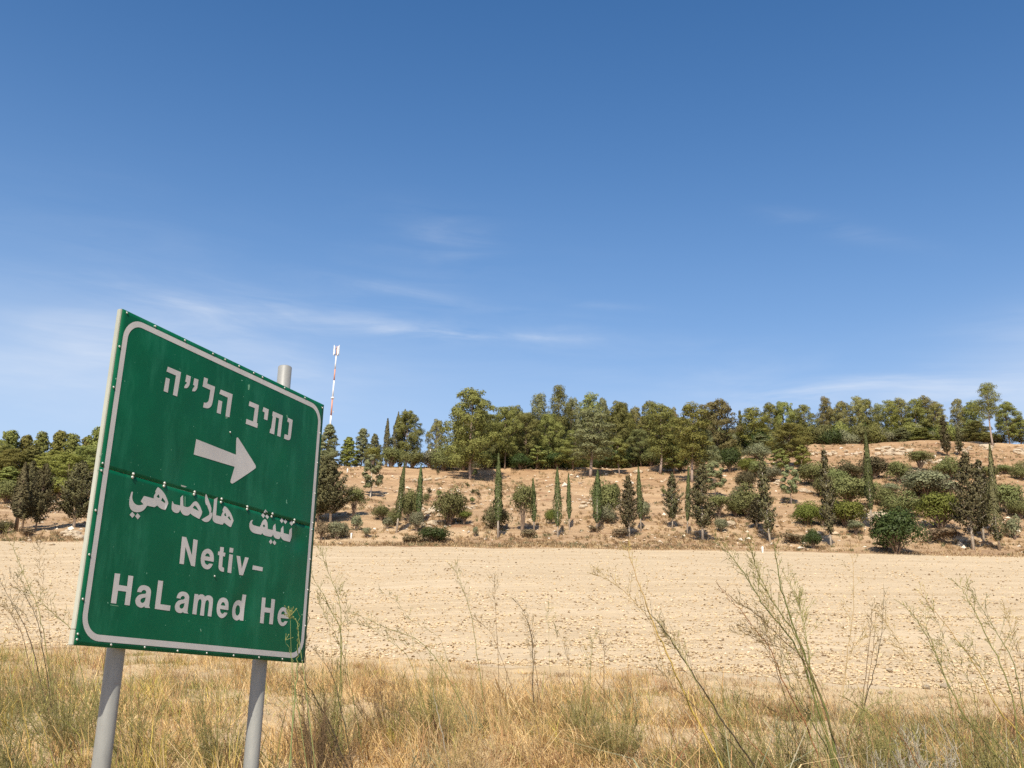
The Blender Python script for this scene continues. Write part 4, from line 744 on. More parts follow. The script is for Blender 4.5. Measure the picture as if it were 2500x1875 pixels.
# ------------------------------------------------------------------ the road sign
SR = MW @ np.array([[0.40280554219959774, -0.014760054559459251, -0.9151665618687617], [0.28828583653432727, 0.9510247563323567, 0.11154904435576593], [0.868699586524013, -0.3087621311501514, 0.3873331572956612]])
ST = MW @ np.array([-1.4225685549672205, -0.2747212086786083, 3.668381180471774]) + np.array([0, 0, EYE])
SW, SH, SEAM = 1.30, 1.191, 0.589
GL_ = json.loads('''{"hebrew":[[[[2502,1876],[2722,1868],[2707,2423],[2471,2426]]],[[[2535,1425],[3274,1417],[3263,1724],[3226,2420],[2988,2430],[3029,1630],[2494,1633]]],[[[3590,1422],[3841,1416],[3834,1578],[3829,1658],[3824,1710],[3817,1753],[3809,1786],[3797,1818],[3781,1848],[3754,1883],[3699,1944],[3542,1985],[3548,1934],[3553,1907],[3559,1888],[3565,1870],[3573,1855],[3582,1839],[3593,1825],[3605,1811],[3619,1797],[3630,1783],[3639,1770],[3647,1754],[3658,1725],[3559,1713]]],[[[4044,1422],[4294,1410],[4292,1566],[4289,1644],[4286,1695],[4282,1736],[4276,1769],[4265,1801],[4249,1832],[4220,1871],[4158,1939],[4007,1975],[4011,1929],[4016,1904],[4021,1886],[4029,1869],[4039,1852],[4049,1836],[4059,1821],[4070,1806],[4081,1791],[4090,1777],[4097,1764],[4104,1750],[4112,1726],[4018,1708]]],[[[4597,1212],[4837,1206],[4819,1411],[5303,1399],[5306,1493],[5285,1836],[5272,1998],[5260,2093],[5248,2160],[5234,2199],[5217,2236],[5196,2269],[5170,2299],[5141,2327],[5109,2351],[5073,2372],[5034,2389],[4991,2403],[4948,2413],[4903,2421],[4846,2426],[4741,2429],[4762,2222],[4824,2218],[4859,2211],[4887,2200],[4917,2184],[4947,2164],[4972,2143],[4992,2122],[5008,2100],[5018,2077],[5027,2034],[5035,1969],[5042,1857],[5054,1615],[4569,1611]]],[[[5661,1411],[6424,1394],[6391,2399],[6137,2428],[6157,1617],[5612,1608]]],[[[5613,1877],[5850,1870],[5833,2416],[5581,2422]]],[[[7522,1385],[8164,1382],[8147,2179],[8224,2184],[8216,2384],[7440,2398],[7450,2184],[7894,2180],[7917,1580],[7498,1590]]],[[[8478,1376],[8854,1381],[8840,1879],[8593,1886],[8600,1583],[8451,1577]]],[[[9146,1381],[9879,1383],[9855,2371],[9613,2381],[9631,1582],[9409,1582],[9403,2376],[9079,2381],[9096,2189],[9147,2176],[9180,1610],[9133,1585]]],[[[10257,1374],[10624,1385],[10614,1833],[10608,2039],[10601,2155],[10594,2231],[10584,2265],[10569,2295],[10548,2321],[10522,2342],[10489,2359],[10444,2371],[10386,2379],[10294,2382],[10108,2381],[10128,2171],[10382,2163],[10383,1579],[10235,1558]]]],"arrow":[[[[4580,3781],[7050,3837],[6995,3460],[6974,3288],[6969,3195],[6975,3139],[6990,3121],[7007,3108],[7026,3101],[7046,3100],[7069,3104],[7160,3159],[7320,3266],[7551,3425],[7853,3637],[8087,3804],[8250,3923],[8342,3993],[8362,4016],[8375,4038],[8380,4061],[8378,4085],[8369,4108],[8281,4183],[8115,4307],[7874,4479],[7559,4698],[7319,4863],[7151,4977],[7052,5041],[7023,5055],[6994,5063],[6966,5065],[6939,5062],[6913,5052],[6894,5039],[6882,5021],[6879,4992],[6885,4934],[7035,4350],[4567,4404]]]],"arabic":[[[[1610,6470],[1590,6508],[1553,6704],[1556,6809],[1561,6863],[1566,6901],[1574,6934],[1583,6962],[1596,6989],[1611,7015],[1628,7039],[1648,7063],[1672,7084],[1700,7103],[1733,7120],[1770,7135],[1810,7146],[1853,7153],[1900,7155],[1950,7152],[1998,7147],[2045,7139],[2090,7127],[2134,7113],[2176,7095],[2216,7075],[2255,7053],[2293,7027],[2328,6998],[2360,6964],[2398,6916],[2460,6821],[2848,6805],[2977,6716],[3025,6742],[3055,6756],[3082,6768],[3113,6779],[3146,6790],[3184,6799],[3227,6805],[3287,6809],[3404,6812],[3442,6749],[3521,6537],[3481,6460],[3417,6377],[3380,6333],[3348,6301],[3315,6270],[3280,6242],[3245,6215],[3209,6189],[3171,6165],[3133,6143],[3092,6122],[3048,6103],[2990,6082],[2879,6047],[2830,6096],[2768,6241],[2800,6276],[2737,6393],[2741,6503],[2263,6502],[2228,6519],[2112,6726],[2271,6812],[2138,6860],[2067,6880],[2014,6888],[1965,6890],[1918,6885],[1875,6875],[1836,6860],[1800,6841],[1768,6817],[1741,6791],[1718,6763],[1699,6734],[1684,6703],[1674,6668],[1668,6629],[1667,6575],[1674,6471]],[[2962,6300],[3039,6404],[2977,6441],[2873,6401]],[[3182,6384],[3350,6499],[3347,6563],[3134,6505]]],[[[1776,7167],[1920,7262],[1821,7387],[1665,7298]]],[[[2038,7174],[2192,7259],[2091,7394],[1942,7299]]],[[[3734,6419],[3756,6447],[3769,6462],[3781,6473],[3798,6486],[3830,6508],[4165,6502],[4125,6209],[4149,6169],[4248,6082],[4337,6485],[4453,6499],[4522,6495],[4561,6490],[4591,6482],[4620,6472],[4650,6460],[4676,6444],[4699,6427],[4719,6406],[4737,6383],[4756,6358],[4778,6331],[4802,6303],[4829,6272],[4857,6246],[4885,6224],[4914,6207],[4944,6194],[4973,6186],[5002,6182],[5030,6183],[5057,6189],[5089,6201],[5124,6220],[5163,6246],[5206,6278],[5247,6315],[5286,6355],[5332,6412],[5411,6521],[5388,6643],[5298,6819],[5223,6818],[5049,6782],[4962,6763],[4904,6748],[4846,6730],[4757,6696],[4729,6738],[4709,6760],[4688,6775],[4663,6789],[4634,6801],[4600,6811],[4562,6817],[4520,6821],[4474,6822],[4430,6819],[4390,6811],[4353,6798],[4320,6781],[4289,6762],[4263,6740],[4235,6711],[4191,6655],[4166,6715],[4150,6746],[4133,6766],[4113,6784],[4090,6798],[4061,6808],[4027,6815],[3987,6819],[3941,6819],[3899,6814],[3861,6805],[3827,6792],[3796,6775],[3771,6756],[3750,6736],[3735,6715],[3725,6692],[3717,6661],[3711,6621],[3708,6559],[3706,6432]],[[4943,6351],[5031,6371],[5229,6528],[4856,6469]]],[[[5506,5789],[5565,5815],[5772,6073],[5860,6190],[5899,6248],[5919,6285],[5929,6315],[5930,6337],[5929,6361],[5927,6387],[5922,6421],[5910,6486],[5989,6427],[6020,6533],[5997,6612],[5981,6656],[5962,6690],[5939,6725],[5911,6759],[5881,6789],[5850,6815],[5816,6836],[5781,6853],[5743,6866],[5703,6875],[5662,6879],[5618,6879],[5577,6876],[5538,6869],[5492,6855],[5414,6823],[5810,6577],[5828,6537],[5834,6514],[5834,6494],[5829,6474],[5820,6454],[5804,6426],[5780,6391],[5740,6338],[5654,6228],[5596,6209],[5550,6152],[5528,6111],[5514,6070],[5502,6005],[5487,5875]]],[[[6042,5879],[6214,5791],[6205,5916],[6233,6510],[6538,6509],[6542,6470],[6548,6444],[6558,6417],[6577,6375],[6617,6292],[6581,6238],[6610,6160],[6628,6123],[6643,6101],[6660,6084],[6679,6073],[6699,6067],[6722,6065],[6754,6071],[6815,6089],[6944,6160],[7012,6202],[7061,6239],[7107,6278],[7148,6320],[7186,6362],[7220,6404],[7255,6456],[7312,6549],[7198,6827],[7140,6828],[7103,6825],[7069,6820],[7030,6811],[6988,6799],[6946,6786],[6903,6773],[6850,6754],[6754,6720],[6688,6810],[6565,6824],[6374,6824],[6280,6820],[6219,6812],[6169,6800],[6130,6785],[6099,6764],[6075,6738],[6059,6708],[6051,6672],[6044,6632],[6038,6586],[6032,6522],[6025,6398],[6036,6262],[6023,5905]],[[6763,6311],[6845,6425],[6793,6460],[6705,6412]],[[7008,6397],[7154,6546],[7118,6567],[6937,6492]]],[[[8472,6314],[8526,6313],[8500,6361],[8488,6387],[8482,6406],[8478,6423],[8476,6439],[8482,6454],[8494,6468],[8519,6486],[8576,6516],[9003,6523],[9054,6444],[9103,6338],[9133,6283],[9162,6243],[9195,6207],[9232,6175],[9267,6152],[9300,6140],[9332,6137],[9362,6143],[9391,6157],[9419,6177],[9445,6204],[9471,6238],[9492,6277],[9509,6323],[9524,6390],[9543,6521],[9888,6516],[9882,6386],[9922,6299],[10029,6217],[10113,6525],[10445,6528],[10448,6357],[10588,6212],[10660,6526],[11053,6521],[11053,6324],[11186,6195],[11229,6246],[11304,6547],[11201,6793],[11152,6836],[10891,6837],[10767,6834],[10692,6827],[10637,6816],[10601,6801],[10569,6785],[10539,6767],[10507,6743],[10456,6696],[10441,6749],[10429,6775],[10417,6793],[10402,6807],[10383,6819],[10354,6829],[10313,6835],[10262,6838],[10199,6839],[10144,6834],[10097,6825],[10057,6811],[10025,6792],[9998,6773],[9977,6753],[9960,6728],[9938,6681],[9909,6735],[9890,6763],[9872,6781],[9851,6797],[9826,6810],[9781,6820],[9714,6826],[9625,6829],[9516,6829],[9428,6828],[9362,6824],[9317,6817],[9294,6809],[9273,6800],[9256,6790],[9239,6776],[9213,6749],[9137,6829],[8862,6839],[8727,6838],[8639,6830],[8568,6816],[8512,6796],[8464,6771],[8422,6742],[8388,6708],[8361,6670],[8341,6633],[8327,6596],[8321,6560],[8322,6525],[8326,6492],[8334,6462],[8345,6434],[8359,6408],[8376,6385],[8395,6365],[8421,6345]],[[9272,6368],[9357,6425],[9292,6502],[9194,6444]]],[[[9262,5727],[9415,5821],[9339,5899],[9160,5870]]],[[[9152,5903],[9293,5990],[9197,6118],[9034,6019]]],[[[9422,5903],[9565,5998],[9465,6112],[9309,6011]]],[[[10454,5892],[10591,5983],[10467,6118],[10328,6028]]],[[[10715,5901],[10854,5979],[10729,6115],[10589,6024]]],[[[11145,5900],[11300,5920],[11304,5985],[11175,6114],[11015,6018]]],[[[9808,6917],[9947,7015],[9835,7136],[9692,7046]]],[[[10060,6926],[10210,7016],[10095,7133],[9951,7039]]]],"latin":[[[[4463,7639],[4697,7633],[5107,8263],[5089,7641],[5337,7644],[5346,8659],[5127,8656],[4708,7993],[4724,8655],[4488,8663]]],[[[5888,7904],[5942,7890],[5995,7883],[6047,7884],[6097,7893],[6144,7907],[6188,7927],[6229,7952],[6267,7982],[6300,8016],[6326,8052],[6347,8092],[6362,8134],[6373,8174],[6381,8213],[6385,8260],[6387,8341],[5854,8349],[5873,8408],[5891,8439],[5912,8459],[5941,8477],[5976,8493],[6007,8502],[6033,8505],[6054,8503],[6071,8495],[6087,8486],[6102,8476],[6119,8462],[6148,8436],[6358,8432],[6314,8514],[6285,8557],[6256,8588],[6223,8616],[6185,8642],[6141,8661],[6092,8673],[6038,8678],[5978,8677],[5922,8669],[5869,8654],[5819,8631],[5773,8602],[5733,8569],[5701,8532],[5675,8491],[5656,8446],[5642,8397],[5633,8343],[5629,8284],[5631,8221],[5639,8163],[5654,8111],[5676,8064],[5704,8022],[5740,7985],[5782,7953],[5832,7926]],[[5856,8187],[5882,8136],[5898,8110],[5915,8094],[5934,8080],[5957,8068],[5980,8063],[6006,8062],[6033,8067],[6062,8077],[6085,8090],[6104,8107],[6120,8133],[6139,8186]]],[[[6679,7706],[6907,7694],[6909,7897],[7030,7896],[7021,8045],[6903,8048],[6924,8463],[7049,8495],[7059,8653],[6958,8653],[6904,8649],[6864,8641],[6825,8628],[6788,8610],[6759,8590],[6736,8568],[6720,8537],[6703,8475],[6688,8042],[6590,8043],[6587,7903],[6684,7893]]],[[[7255,7651],[7485,7650],[7478,7833],[7249,7841]]],[[[7270,7912],[7495,7910],[7513,8652],[7279,8645]]],[[[7715,7915],[7948,7908],[8118,8383],[8250,7900],[8489,7895],[8233,8651],[8003,8654]]],[[[8799,8162],[9462,8161],[9454,8329],[8784,8337]]],[[[1344,9410],[1600,9399],[1599,9783],[1994,9785],[1990,9406],[2232,9401],[2228,10430],[1980,10428],[1982,9975],[1597,9979],[1591,10426],[1346,10426]]],[[[2505,9924],[2514,9865],[2523,9832],[2536,9804],[2554,9775],[2576,9746],[2604,9721],[2637,9699],[2675,9682],[2718,9669],[2766,9660],[2818,9656],[2876,9657],[2938,9662],[2993,9671],[3040,9686],[3080,9705],[3113,9728],[3140,9753],[3161,9779],[3177,9806],[3187,9834],[3193,9885],[3196,9960],[3194,10087],[3184,10357],[3237,10427],[2983,10433],[2950,10386],[2912,10414],[2887,10427],[2864,10437],[2838,10445],[2809,10451],[2775,10453],[2737,10450],[2694,10443],[2647,10431],[2605,10415],[2569,10394],[2538,10369],[2511,10340],[2492,10309],[2478,10277],[2472,10243],[2471,10207],[2478,10172],[2493,10139],[2514,10106],[2544,10075],[2576,10048],[2612,10025],[2652,10007],[2695,9994],[2737,9982],[2780,9972],[2833,9963],[2927,9949],[2951,9918],[2958,9900],[2956,9885],[2949,9869],[2936,9852],[2920,9839],[2900,9830],[2877,9824],[2852,9822],[2828,9823],[2806,9828],[2785,9835],[2767,9845],[2751,9857],[2739,9869],[2728,9887],[2714,9921]],[[2960,10075],[2954,10141],[2948,10175],[2940,10199],[2929,10221],[2914,10240],[2897,10256],[2878,10268],[2856,10277],[2832,10282],[2808,10282],[2785,10277],[2763,10267],[2741,10252],[2726,10236],[2718,10218],[2716,10200],[2722,10179],[2732,10161],[2746,10146],[2765,10132],[2788,10121],[2814,10110],[2843,10101],[2883,10091]]],[[[3481,9405],[3739,9402],[3731,10239],[4270,10239],[4260,10433],[3476,10431]]],[[[4542,9937],[4552,9872],[4563,9837],[4577,9808],[4598,9779],[4623,9750],[4654,9725],[4691,9704],[4733,9687],[4781,9675],[4831,9666],[4882,9663],[4935,9664],[4989,9669],[5039,9680],[5084,9696],[5125,9718],[5160,9745],[5188,9771],[5208,9798],[5220,9824],[5225,9850],[5227,9901],[5226,9975],[5222,10104],[5211,10377],[5274,10444],[5009,10443],[4979,10398],[4946,10425],[4923,10438],[4899,10447],[4872,10455],[4839,10462],[4803,10464],[4763,10462],[4718,10457],[4670,10447],[4627,10432],[4591,10411],[4561,10385],[4536,10354],[4518,10321],[4507,10287],[4502,10251],[4504,10213],[4513,10177],[4529,10142],[4552,10108],[4582,10075],[4615,10047],[4651,10024],[4690,10005],[4732,9992],[4773,9980],[4813,9970],[4862,9960],[4947,9946],[4973,9911],[4982,9892],[4982,9877],[4977,9862],[4966,9848],[4952,9837],[4935,9830],[4916,9825],[4893,9824],[4871,9825],[4849,9829],[4828,9836],[4807,9846],[4791,9858],[4778,9872],[4767,9893],[4756,9935]],[[5003,10079],[4996,10148],[4989,10183],[4981,10209],[4970,10231],[4957,10251],[4940,10268],[4920,10281],[4896,10290],[4869,10295],[4844,10295],[4819,10290],[4796,10280],[4774,10264],[4759,10246],[4750,10228],[4748,10208],[4753,10187],[4763,10168],[4778,10152],[4798,10138],[4824,10126],[4852,10115],[4883,10106],[4924,10095]]],[[[5497,9682],[5717,9673],[5710,9719],[5795,9680],[5845,9663],[5887,9657],[5930,9655],[5976,9659],[6013,9665],[6043,9675],[6069,9692],[6100,9728],[6170,9689],[6212,9671],[6251,9661],[6292,9654],[6337,9651],[6382,9653],[6425,9661],[6467,9674],[6508,9692],[6542,9713],[6567,9737],[6583,9763],[6592,9792],[6598,9852],[6601,9943],[6601,10103],[6595,10444],[6375,10437],[6384,10156],[6384,10025],[6379,9951],[6368,9902],[6353,9878],[6335,9860],[6314,9847],[6290,9840],[6263,9838],[6238,9843],[6216,9855],[6195,9874],[6177,9901],[6164,9953],[6157,10030],[6157,10164],[6167,10451],[5928,10448],[5941,10174],[5945,10045],[5943,9971],[5936,9921],[5926,9895],[5913,9874],[5896,9858],[5876,9848],[5853,9843],[5830,9845],[5807,9855],[5785,9872],[5763,9896],[5746,9946],[5735,10022],[5728,10155],[5726,10440],[5491,10435]]],[[[7135,9656],[7179,9650],[7227,9649],[7277,9653],[7330,9662],[7378,9678],[7420,9701],[7457,9732],[7489,9769],[7514,9815],[7532,9869],[7546,9950],[7558,10109],[7051,10104],[7070,10165],[7084,10197],[7102,10220],[7124,10242],[7151,10262],[7177,10275],[7204,10280],[7230,10278],[7256,10268],[7277,10258],[7293,10249],[7306,10237],[7320,10215],[7527,10213],[7484,10285],[7453,10325],[7418,10356],[7375,10387],[7325,10417],[7273,10437],[7219,10447],[7164,10446],[7108,10434],[7056,10417],[7009,10393],[6968,10362],[6931,10325],[6901,10282],[6878,10231],[6862,10174],[6853,10110],[6851,10048],[6855,9987],[6865,9928],[6882,9872],[6902,9822],[6926,9781],[6953,9748],[6984,9722],[7018,9700],[7054,9681],[7093,9667]],[[7075,9961],[7093,9908],[7107,9882],[7122,9863],[7140,9847],[7161,9834],[7184,9826],[7207,9824],[7231,9827],[7256,9836],[7278,9849],[7297,9867],[7315,9896],[7343,9956]]],[[[8363,9402],[8597,9398],[8556,10443],[8357,10438],[8332,10389],[8282,10422],[8252,10438],[8224,10448],[8195,10455],[8163,10460],[8126,10459],[8084,10451],[8037,10436],[7985,10415],[7940,10387],[7903,10352],[7873,10310],[7851,10261],[7835,10207],[7824,10150],[7818,10088],[7818,10021],[7826,9959],[7840,9901],[7862,9848],[7891,9799],[7926,9757],[7968,9722],[8015,9694],[8070,9673],[8121,9659],[8169,9652],[8215,9651],[8257,9657],[8291,9664],[8316,9670],[8334,9679],[8351,9695]],[[8120,9868],[8151,9856],[8184,9853],[8218,9859],[8253,9874],[8282,9900],[8304,9938],[8320,9988],[8330,10049],[8329,10104],[8318,10152],[8296,10193],[8264,10227],[8233,10251],[8202,10264],[8172,10266],[8142,10258],[8115,10242],[8091,10221],[8070,10193],[8053,10159],[8041,10121],[8035,10081],[8034,10037],[8039,9991],[8050,9950],[8067,9917],[8091,9889]]],[[[9585,9403],[9830,9389],[9839,9784],[10238,9784],[10225,9396],[10479,9399],[10477,10437],[10219,10436],[10223,9979],[9840,9983],[9846,10450],[9600,10442]]],[[[11023,9673],[11075,9662],[11131,9658],[11189,9661],[11252,9672],[11309,9692],[11360,9722],[11405,9761],[11445,9810],[11477,9861],[11501,9914],[11519,9984],[11537,10112],[10979,10126],[11012,10209],[11032,10248],[11052,10272],[11074,10288],[11098,10298],[11123,10304],[11149,10304],[11175,10300],[11202,10292],[11225,10282],[11244,10271],[11263,10256],[11290,10227],[11496,10225],[11444,10304],[11406,10345],[11366,10377],[11318,10406],[11261,10434],[11202,10450],[11140,10455],[11076,10448],[11009,10430],[10949,10403],[10895,10367],[10849,10322],[10809,10269],[10780,10212],[10763,10153],[10756,10090],[10760,10025],[10772,9963],[10791,9904],[10818,9849],[10851,9797],[10889,9753],[10930,9718],[10975,9691]],[[10987,9973],[11004,9916],[11018,9887],[11034,9868],[11056,9852],[11082,9839],[11109,9831],[11136,9828],[11164,9831],[11194,9840],[11219,9852],[11240,9870],[11260,9898],[11290,9957]]]],"rivets":[[202,36],[1663,54],[3306,50],[4979,69],[5742,54],[6648,63],[7632,45],[8248,59],[9855,53],[11433,93],[12869,178],[12827,1441],[12796,2885],[12804,4342],[12795,5714],[12778,6030],[12814,7371],[12820,8734],[12828,10314],[12797,11810],[11359,11810],[9756,11823],[8128,11841],[6518,11824],[4893,11852],[3194,11797],[1598,11809],[78,11730],[53,11555],[30,10419],[-2,8938],[-46,7429],[-35,6028],[-32,5765],[-32,2983],[53,1440],[6536,3002],[6536,8882],[1560,5830],[1544,5954],[3175,5836],[3166,5947],[4866,5837],[4840,5939],[6450,5808],[6437,5948],[8071,5827],[8074,5936],[9746,5830],[9729,5953],[11328,5824],[11317,5942]]}''')
b0 = ST + SR @ np.array([.66, 1.9, .068]); SBASE = np.array([b0[0], b0[1], float(ground_z(b0[0], b0[1])[0])])
def S(U):
    U = np.atleast_2d(np.asarray(U, float)); return U @ SR.T + ST - SBASE
sign = empty('road_sign', SBASE)
tag(sign, 'green direction sign with white Hebrew, Arabic and Latin lettering and a right-pointing arrow', 'road sign')
def dent(u, v):
    u = np.asarray(u, float); v = np.asarray(v, float)
    lower = v > SEAM
    d = fbm(u * 4.5, v * 3.0, 3, 3) * .0060 + fbm(u * 1.6, v * 1.2, 8, 2) * .011
    w = np.clip(np.minimum(np.minimum(u, SW - u), np.minimum(v, SH - v)) / .12, 0, 1); d = d * w
    e = (u - .80) * .42 + (v - 1.06) * .20                                    # crease in the lower sheet
    along = (u - .80) * -.43 + (v - 1.06) * .9
    d = d + np.where(lower, .006 * np.exp(-(e / .022) ** 2) * np.exp(-((along + .06) / .10) ** 2), 0)
    d = d + np.where(lower, .009 * np.exp(-((u - 1.17) / .05) ** 2 - ((v - .665) / .045) ** 2), 0)
    d = d + np.where(~lower, .004 * np.exp(-((u - .42) / .07) ** 2 - ((v - .50) / .10) ** 2), 0)
    sgap = np.abs(np.sin((u - .115) / .1285 * math.pi / 1.0)) * np.clip(vnoise(u * 5, 0 * u + 3, 4) * 2.4 - .8, 0, 1.3) * (u > .08) * (u < 1.22)
    d = d - np.where(~lower, (.0015 * sgap * np.exp((v - SEAM) / .028)), -.0012 * sgap * np.exp(-(v - SEAM) / .025))
    return d + np.where(lower, .0004, -.0002)
def bmgrid(bm, v0, v1, flip=False):
    xs = [v.co.x for v in bm.verts]; ys = [v.co.y for v in bm.verts]
    for i in range(1, 66):
      if min(xs) < SW * i / 66 < max(xs): bmesh.ops.bisect_plane(bm, geom=bm.verts[:] + bm.edges[:] + bm.faces[:], plane_co=(SW * i / 66, 0, 0), plane_no=(1, 0, 0))
    for i in range(1, 60):
      if min(ys) < SH * i / 60 < max(ys): bmesh.ops.bisect_plane(bm, geom=bm.verts[:] + bm.edges[:] + bm.faces[:], plane_co=(0, SH * i / 60, 0), plane_no=(0, 1, 0))
def put(bm, name, material, off, thick=None, smooth=True):
    bm.verts.ensure_lookup_table(); bm.faces.ensure_lookup_table()
    U = np.array([v.co[:] for v in bm.verts]); F = [[v.index for v in f.verts] for f in bm.faces]
    U[:, 2] = dent(U[:, 0], U[:, 1]) + off
    me = bpy.data.meshes.new(name); me.from_pydata(S(U).tolist(), [], F); me.materials.append(material)
    if smooth: me.polygons.foreach_set('use_smooth', [True] * len(me.polygons))
    me.update(); return link(name, me, sign)
def greensheet(name, v0, v1):
    bm = bmesh.new(); nu, nv = 66, 40
    vs = [[bm.verts.new((SW * i / nu, v0 + (v1 - v0) * j / nv, 0)) for i in range(nu + 1)] for j in range(nv + 1)]
    for j in range(nv):
        for i in range(nu): bm.faces.new((vs[j][i], vs[j][i + 1], vs[j + 1][i + 1], vs[j + 1][i]))
    bmesh.ops.recalc_face_normals(bm, faces=bm.faces)
    bm.verts.index_update()
    U = np.array([v.co[:] for v in bm.verts]); n = len(U); eps = 1e-5
    lim = np.clip(U[:, 1], v0 + (eps if v0 > 0 else 0), v1 - (eps if v1 < SH else 0)); z = dent(U[:, 0], lim)
    A = U.copy(); A[:, 2] = z; B = U.copy(); B[:, 2] = z + .0016
    F = [[v.index for v in f.verts] for f in bm.faces]; FB = [[i + n for i in f[::-1]] for f in F]
    rim = [v.index for v in vs[0]] + [r[-1].index for r in vs[1:]] + [v.index for v in vs[-1][::-1]][1:] + [r[0].index for r in vs[-2:0:-1]]
    FS = [[rim[k], rim[k - 1], rim[k - 1] + n, rim[k] + n] for k in range(len(rim))]
    me = bpy.data.meshes.new(name); me.from_pydata(S(np.concatenate([A, B])).tolist(), [], F + FB + FS); me.materials.append(M['green'])
    me.polygons.foreach_set('use_smooth', [i < 2 * len(F) for i in range(len(me.polygons))]); me.update()
    bm.free(); return link(name, me, sign)
mt, t, b = mat('green_sheeting', .45, .14)
c = ramp(t, noise(t, 3.0, 5, .6), [(.3, (.0018, .078, .034)), (.7, (.0027, .115, .049))])
c = mixrgb(t, ramp(t, noise(t, 9, 6, .7, stretch=(1, 1, .25)), [(.50, (0, 0, 0)), (.74, (.75, .75, .75))]), c, (.02, .165, .085))
c = mixrgb(t, ramp(t, noise(t, 60, 3, .5), [(.735, (0, 0, 0)), (.75, (1, 1, 1))]), c, (.16, .36, .24))
t.links.new(c, b.inputs['Base Color']); t.links.new(ramp(t, noise(t, 5, 4, .6), [(.3, (.36,) * 3), (.7, (.52,) * 3)]), b.inputs['Roughness']); M['green'] = mt
mt, t, b = mat('white_sheeting', .55, .3)
c = ramp(t, noise(t, 7, 6, .65), [(.3, (.455, .435, .405)), (.7, (.55, .53, .495))]); t.links.new(c, b.inputs['Base Color']); M['white'] = mt
mt, t, b = mat('frame_aluminium', .5, .5)
c = ramp(t, noise(t, 8, 6, .65, stretch=(1, 1, .35)), [(.3, (.33, .34, .28)), (.7, (.45, .455, .375))]); t.links.new(c, b.inputs['Base Color']); M['frame'] = mt
mt, t, b = mat('galvanised_post', .48, .5)
c = ramp(t, noise(t, 9, 7, .7, stretch=(1, 1, .25)), [(.3, (.19, .19, .175)), (.55, (.26, .26, .24)), (.75, (.34, .335, .30))])
c = mixrgb(t, ramp(t, noise(t, 30, 4, .6), [(.66, (0, 0, 0)), (.75, (.6, .6, .6))]), c, (.24, .20, .17))
t.links.new(c, b.inputs['Base Color']); b.inputs['Metallic'].default_value = 0; bump(t, b, noise(t, 120, 3, .6), .12, .002); M['post'] = mt
mt, t, b = mat('rivet_steel', .32, .6); b.inputs['Base Color'].default_value = (.50, .50, .45, 1); b.inputs['Metallic'].default_value = .3; M['rivet'] = mt
greensheet('upper_panel', 0.0, SEAM); greensheet('lower_panel', SEAM + .0012, SH)
def ring(bm, pts):
    return [bm.verts.new((p[0], p[1], 0)) for p in pts]
def filled(polys):
    """letters: outer outlines with holes, filled and cut along the sheet's grid so that they follow its dents"""
    bm = bmesh.new()
    for rings in polys:
        sub_ = bmesh.new(); es = []
        for rg in rings:
            vs = ring(sub_, [(a / 1e4, b_ / 1e4) for a, b_ in rg])
            es += [sub_.edges.new((vs[i], vs[(i + 1) % len(vs)])) for i in range(len(vs))]
        bmesh.ops.triangle_fill(sub_, use_beauty=True, use_dissolve=False, edges=es)
        tmp = bpy.data.meshes.new('t'); sub_.to_mesh(tmp); sub_.free(); bm.from_mesh(tmp); bpy.data.meshes.remove(tmp)
    bmgrid(bm, 0, 0)
    for f in bm.faces:
        if f.normal.z > 0: f.normal_flip()
    return bm
for nm in ('hebrew', 'arabic', 'latin'):
    for g_ in GL_[nm]:
        put(filled([g_]), 'letter_dot' if len(g_) == 1 and len(g_[0]) == 4 and nm == 'arabic' else 'letter', M['white'], -.0009)
put(filled(GL_['arrow']), 'arrow', M['white'], -.0009)
def rrect(m_, r, k=10):
    P = []
    for cx_, cy_, a0 in ((SW - m_ - r, m_ + r, -90), (SW - m_ - r, SH - m_ - r, 0), (m_ + r, SH - m_ - r, 90), (m_ + r, m_ + r, 180)):
        for i in range(k + 1):
            a = math.radians(a0 + 90 * i / k); P.append(((cx_ + r * math.cos(a)) * 1e4, (cy_ + r * math.sin(a)) * 1e4))
    return P
bm = bmesh.new(); o_ = rrect(.0175, .085); i_ = rrect(.0395, .063); vo = ring(bm, [(a / 1e4, b_ / 1e4) for a, b_ in o_]); vi = ring(bm, [(a / 1e4, b_ / 1e4) for a, b_ in i_]); n_ = len(vo)
for k in range(n_): bm.faces.new((vo[k], vo[(k + 1) % n_], vi[(k + 1) % n_], vi[k]))
bmgrid(bm, 0, 0)
for f in bm.faces:
    if f.normal.z > 0: f.normal_flip()
put(bm, 'border_stripe', M['white'], -.0009)
def uvof(px, py):
    d = ray(px, py); n_ = SR[:, 2]; P = d * ((n_ @ (ST - [0, 0, EYE])) / (n_ @ d)) + [0, 0, EYE] - ST; return P @ SR[:, 0], P @ SR[:, 1]
mt, t, b = mat('scraped_sheeting', .6, .2); b.inputs['Base Color'].default_value = (.16, .34, .21, 1); M['scrape'] = mt
for q in ([(604, 940), (608, 938), (609, 943), (607, 952), (604, 952)], [(243, 1115), (248, 1106), (250, 1107), (246, 1117)], [(238, 1148), (244, 1145), (245, 1147), (239, 1151)], [(452, 1212), (454, 1212), (454, 1235), (452, 1235)],
          [(270, 1476), (290, 1479), (290, 1480.5), (270, 1477.5)], [(698, 1014), (700, 1013), (701, 1020), (699, 1021)], [(550, 1020), (555, 1018), (556, 1021), (551, 1022)], [(489, 1536), (491, 1534), (493, 1541), (491, 1542)], [(735, 1500), (738, 1498), (739, 1502), (736, 1503)]):
    put(filled([[[(u_ * 1e4, v_ * 1e4) for u_, v_ in (uvof(*p) for p in q)]]]), 'scratch', M['scrape'], -.0005)
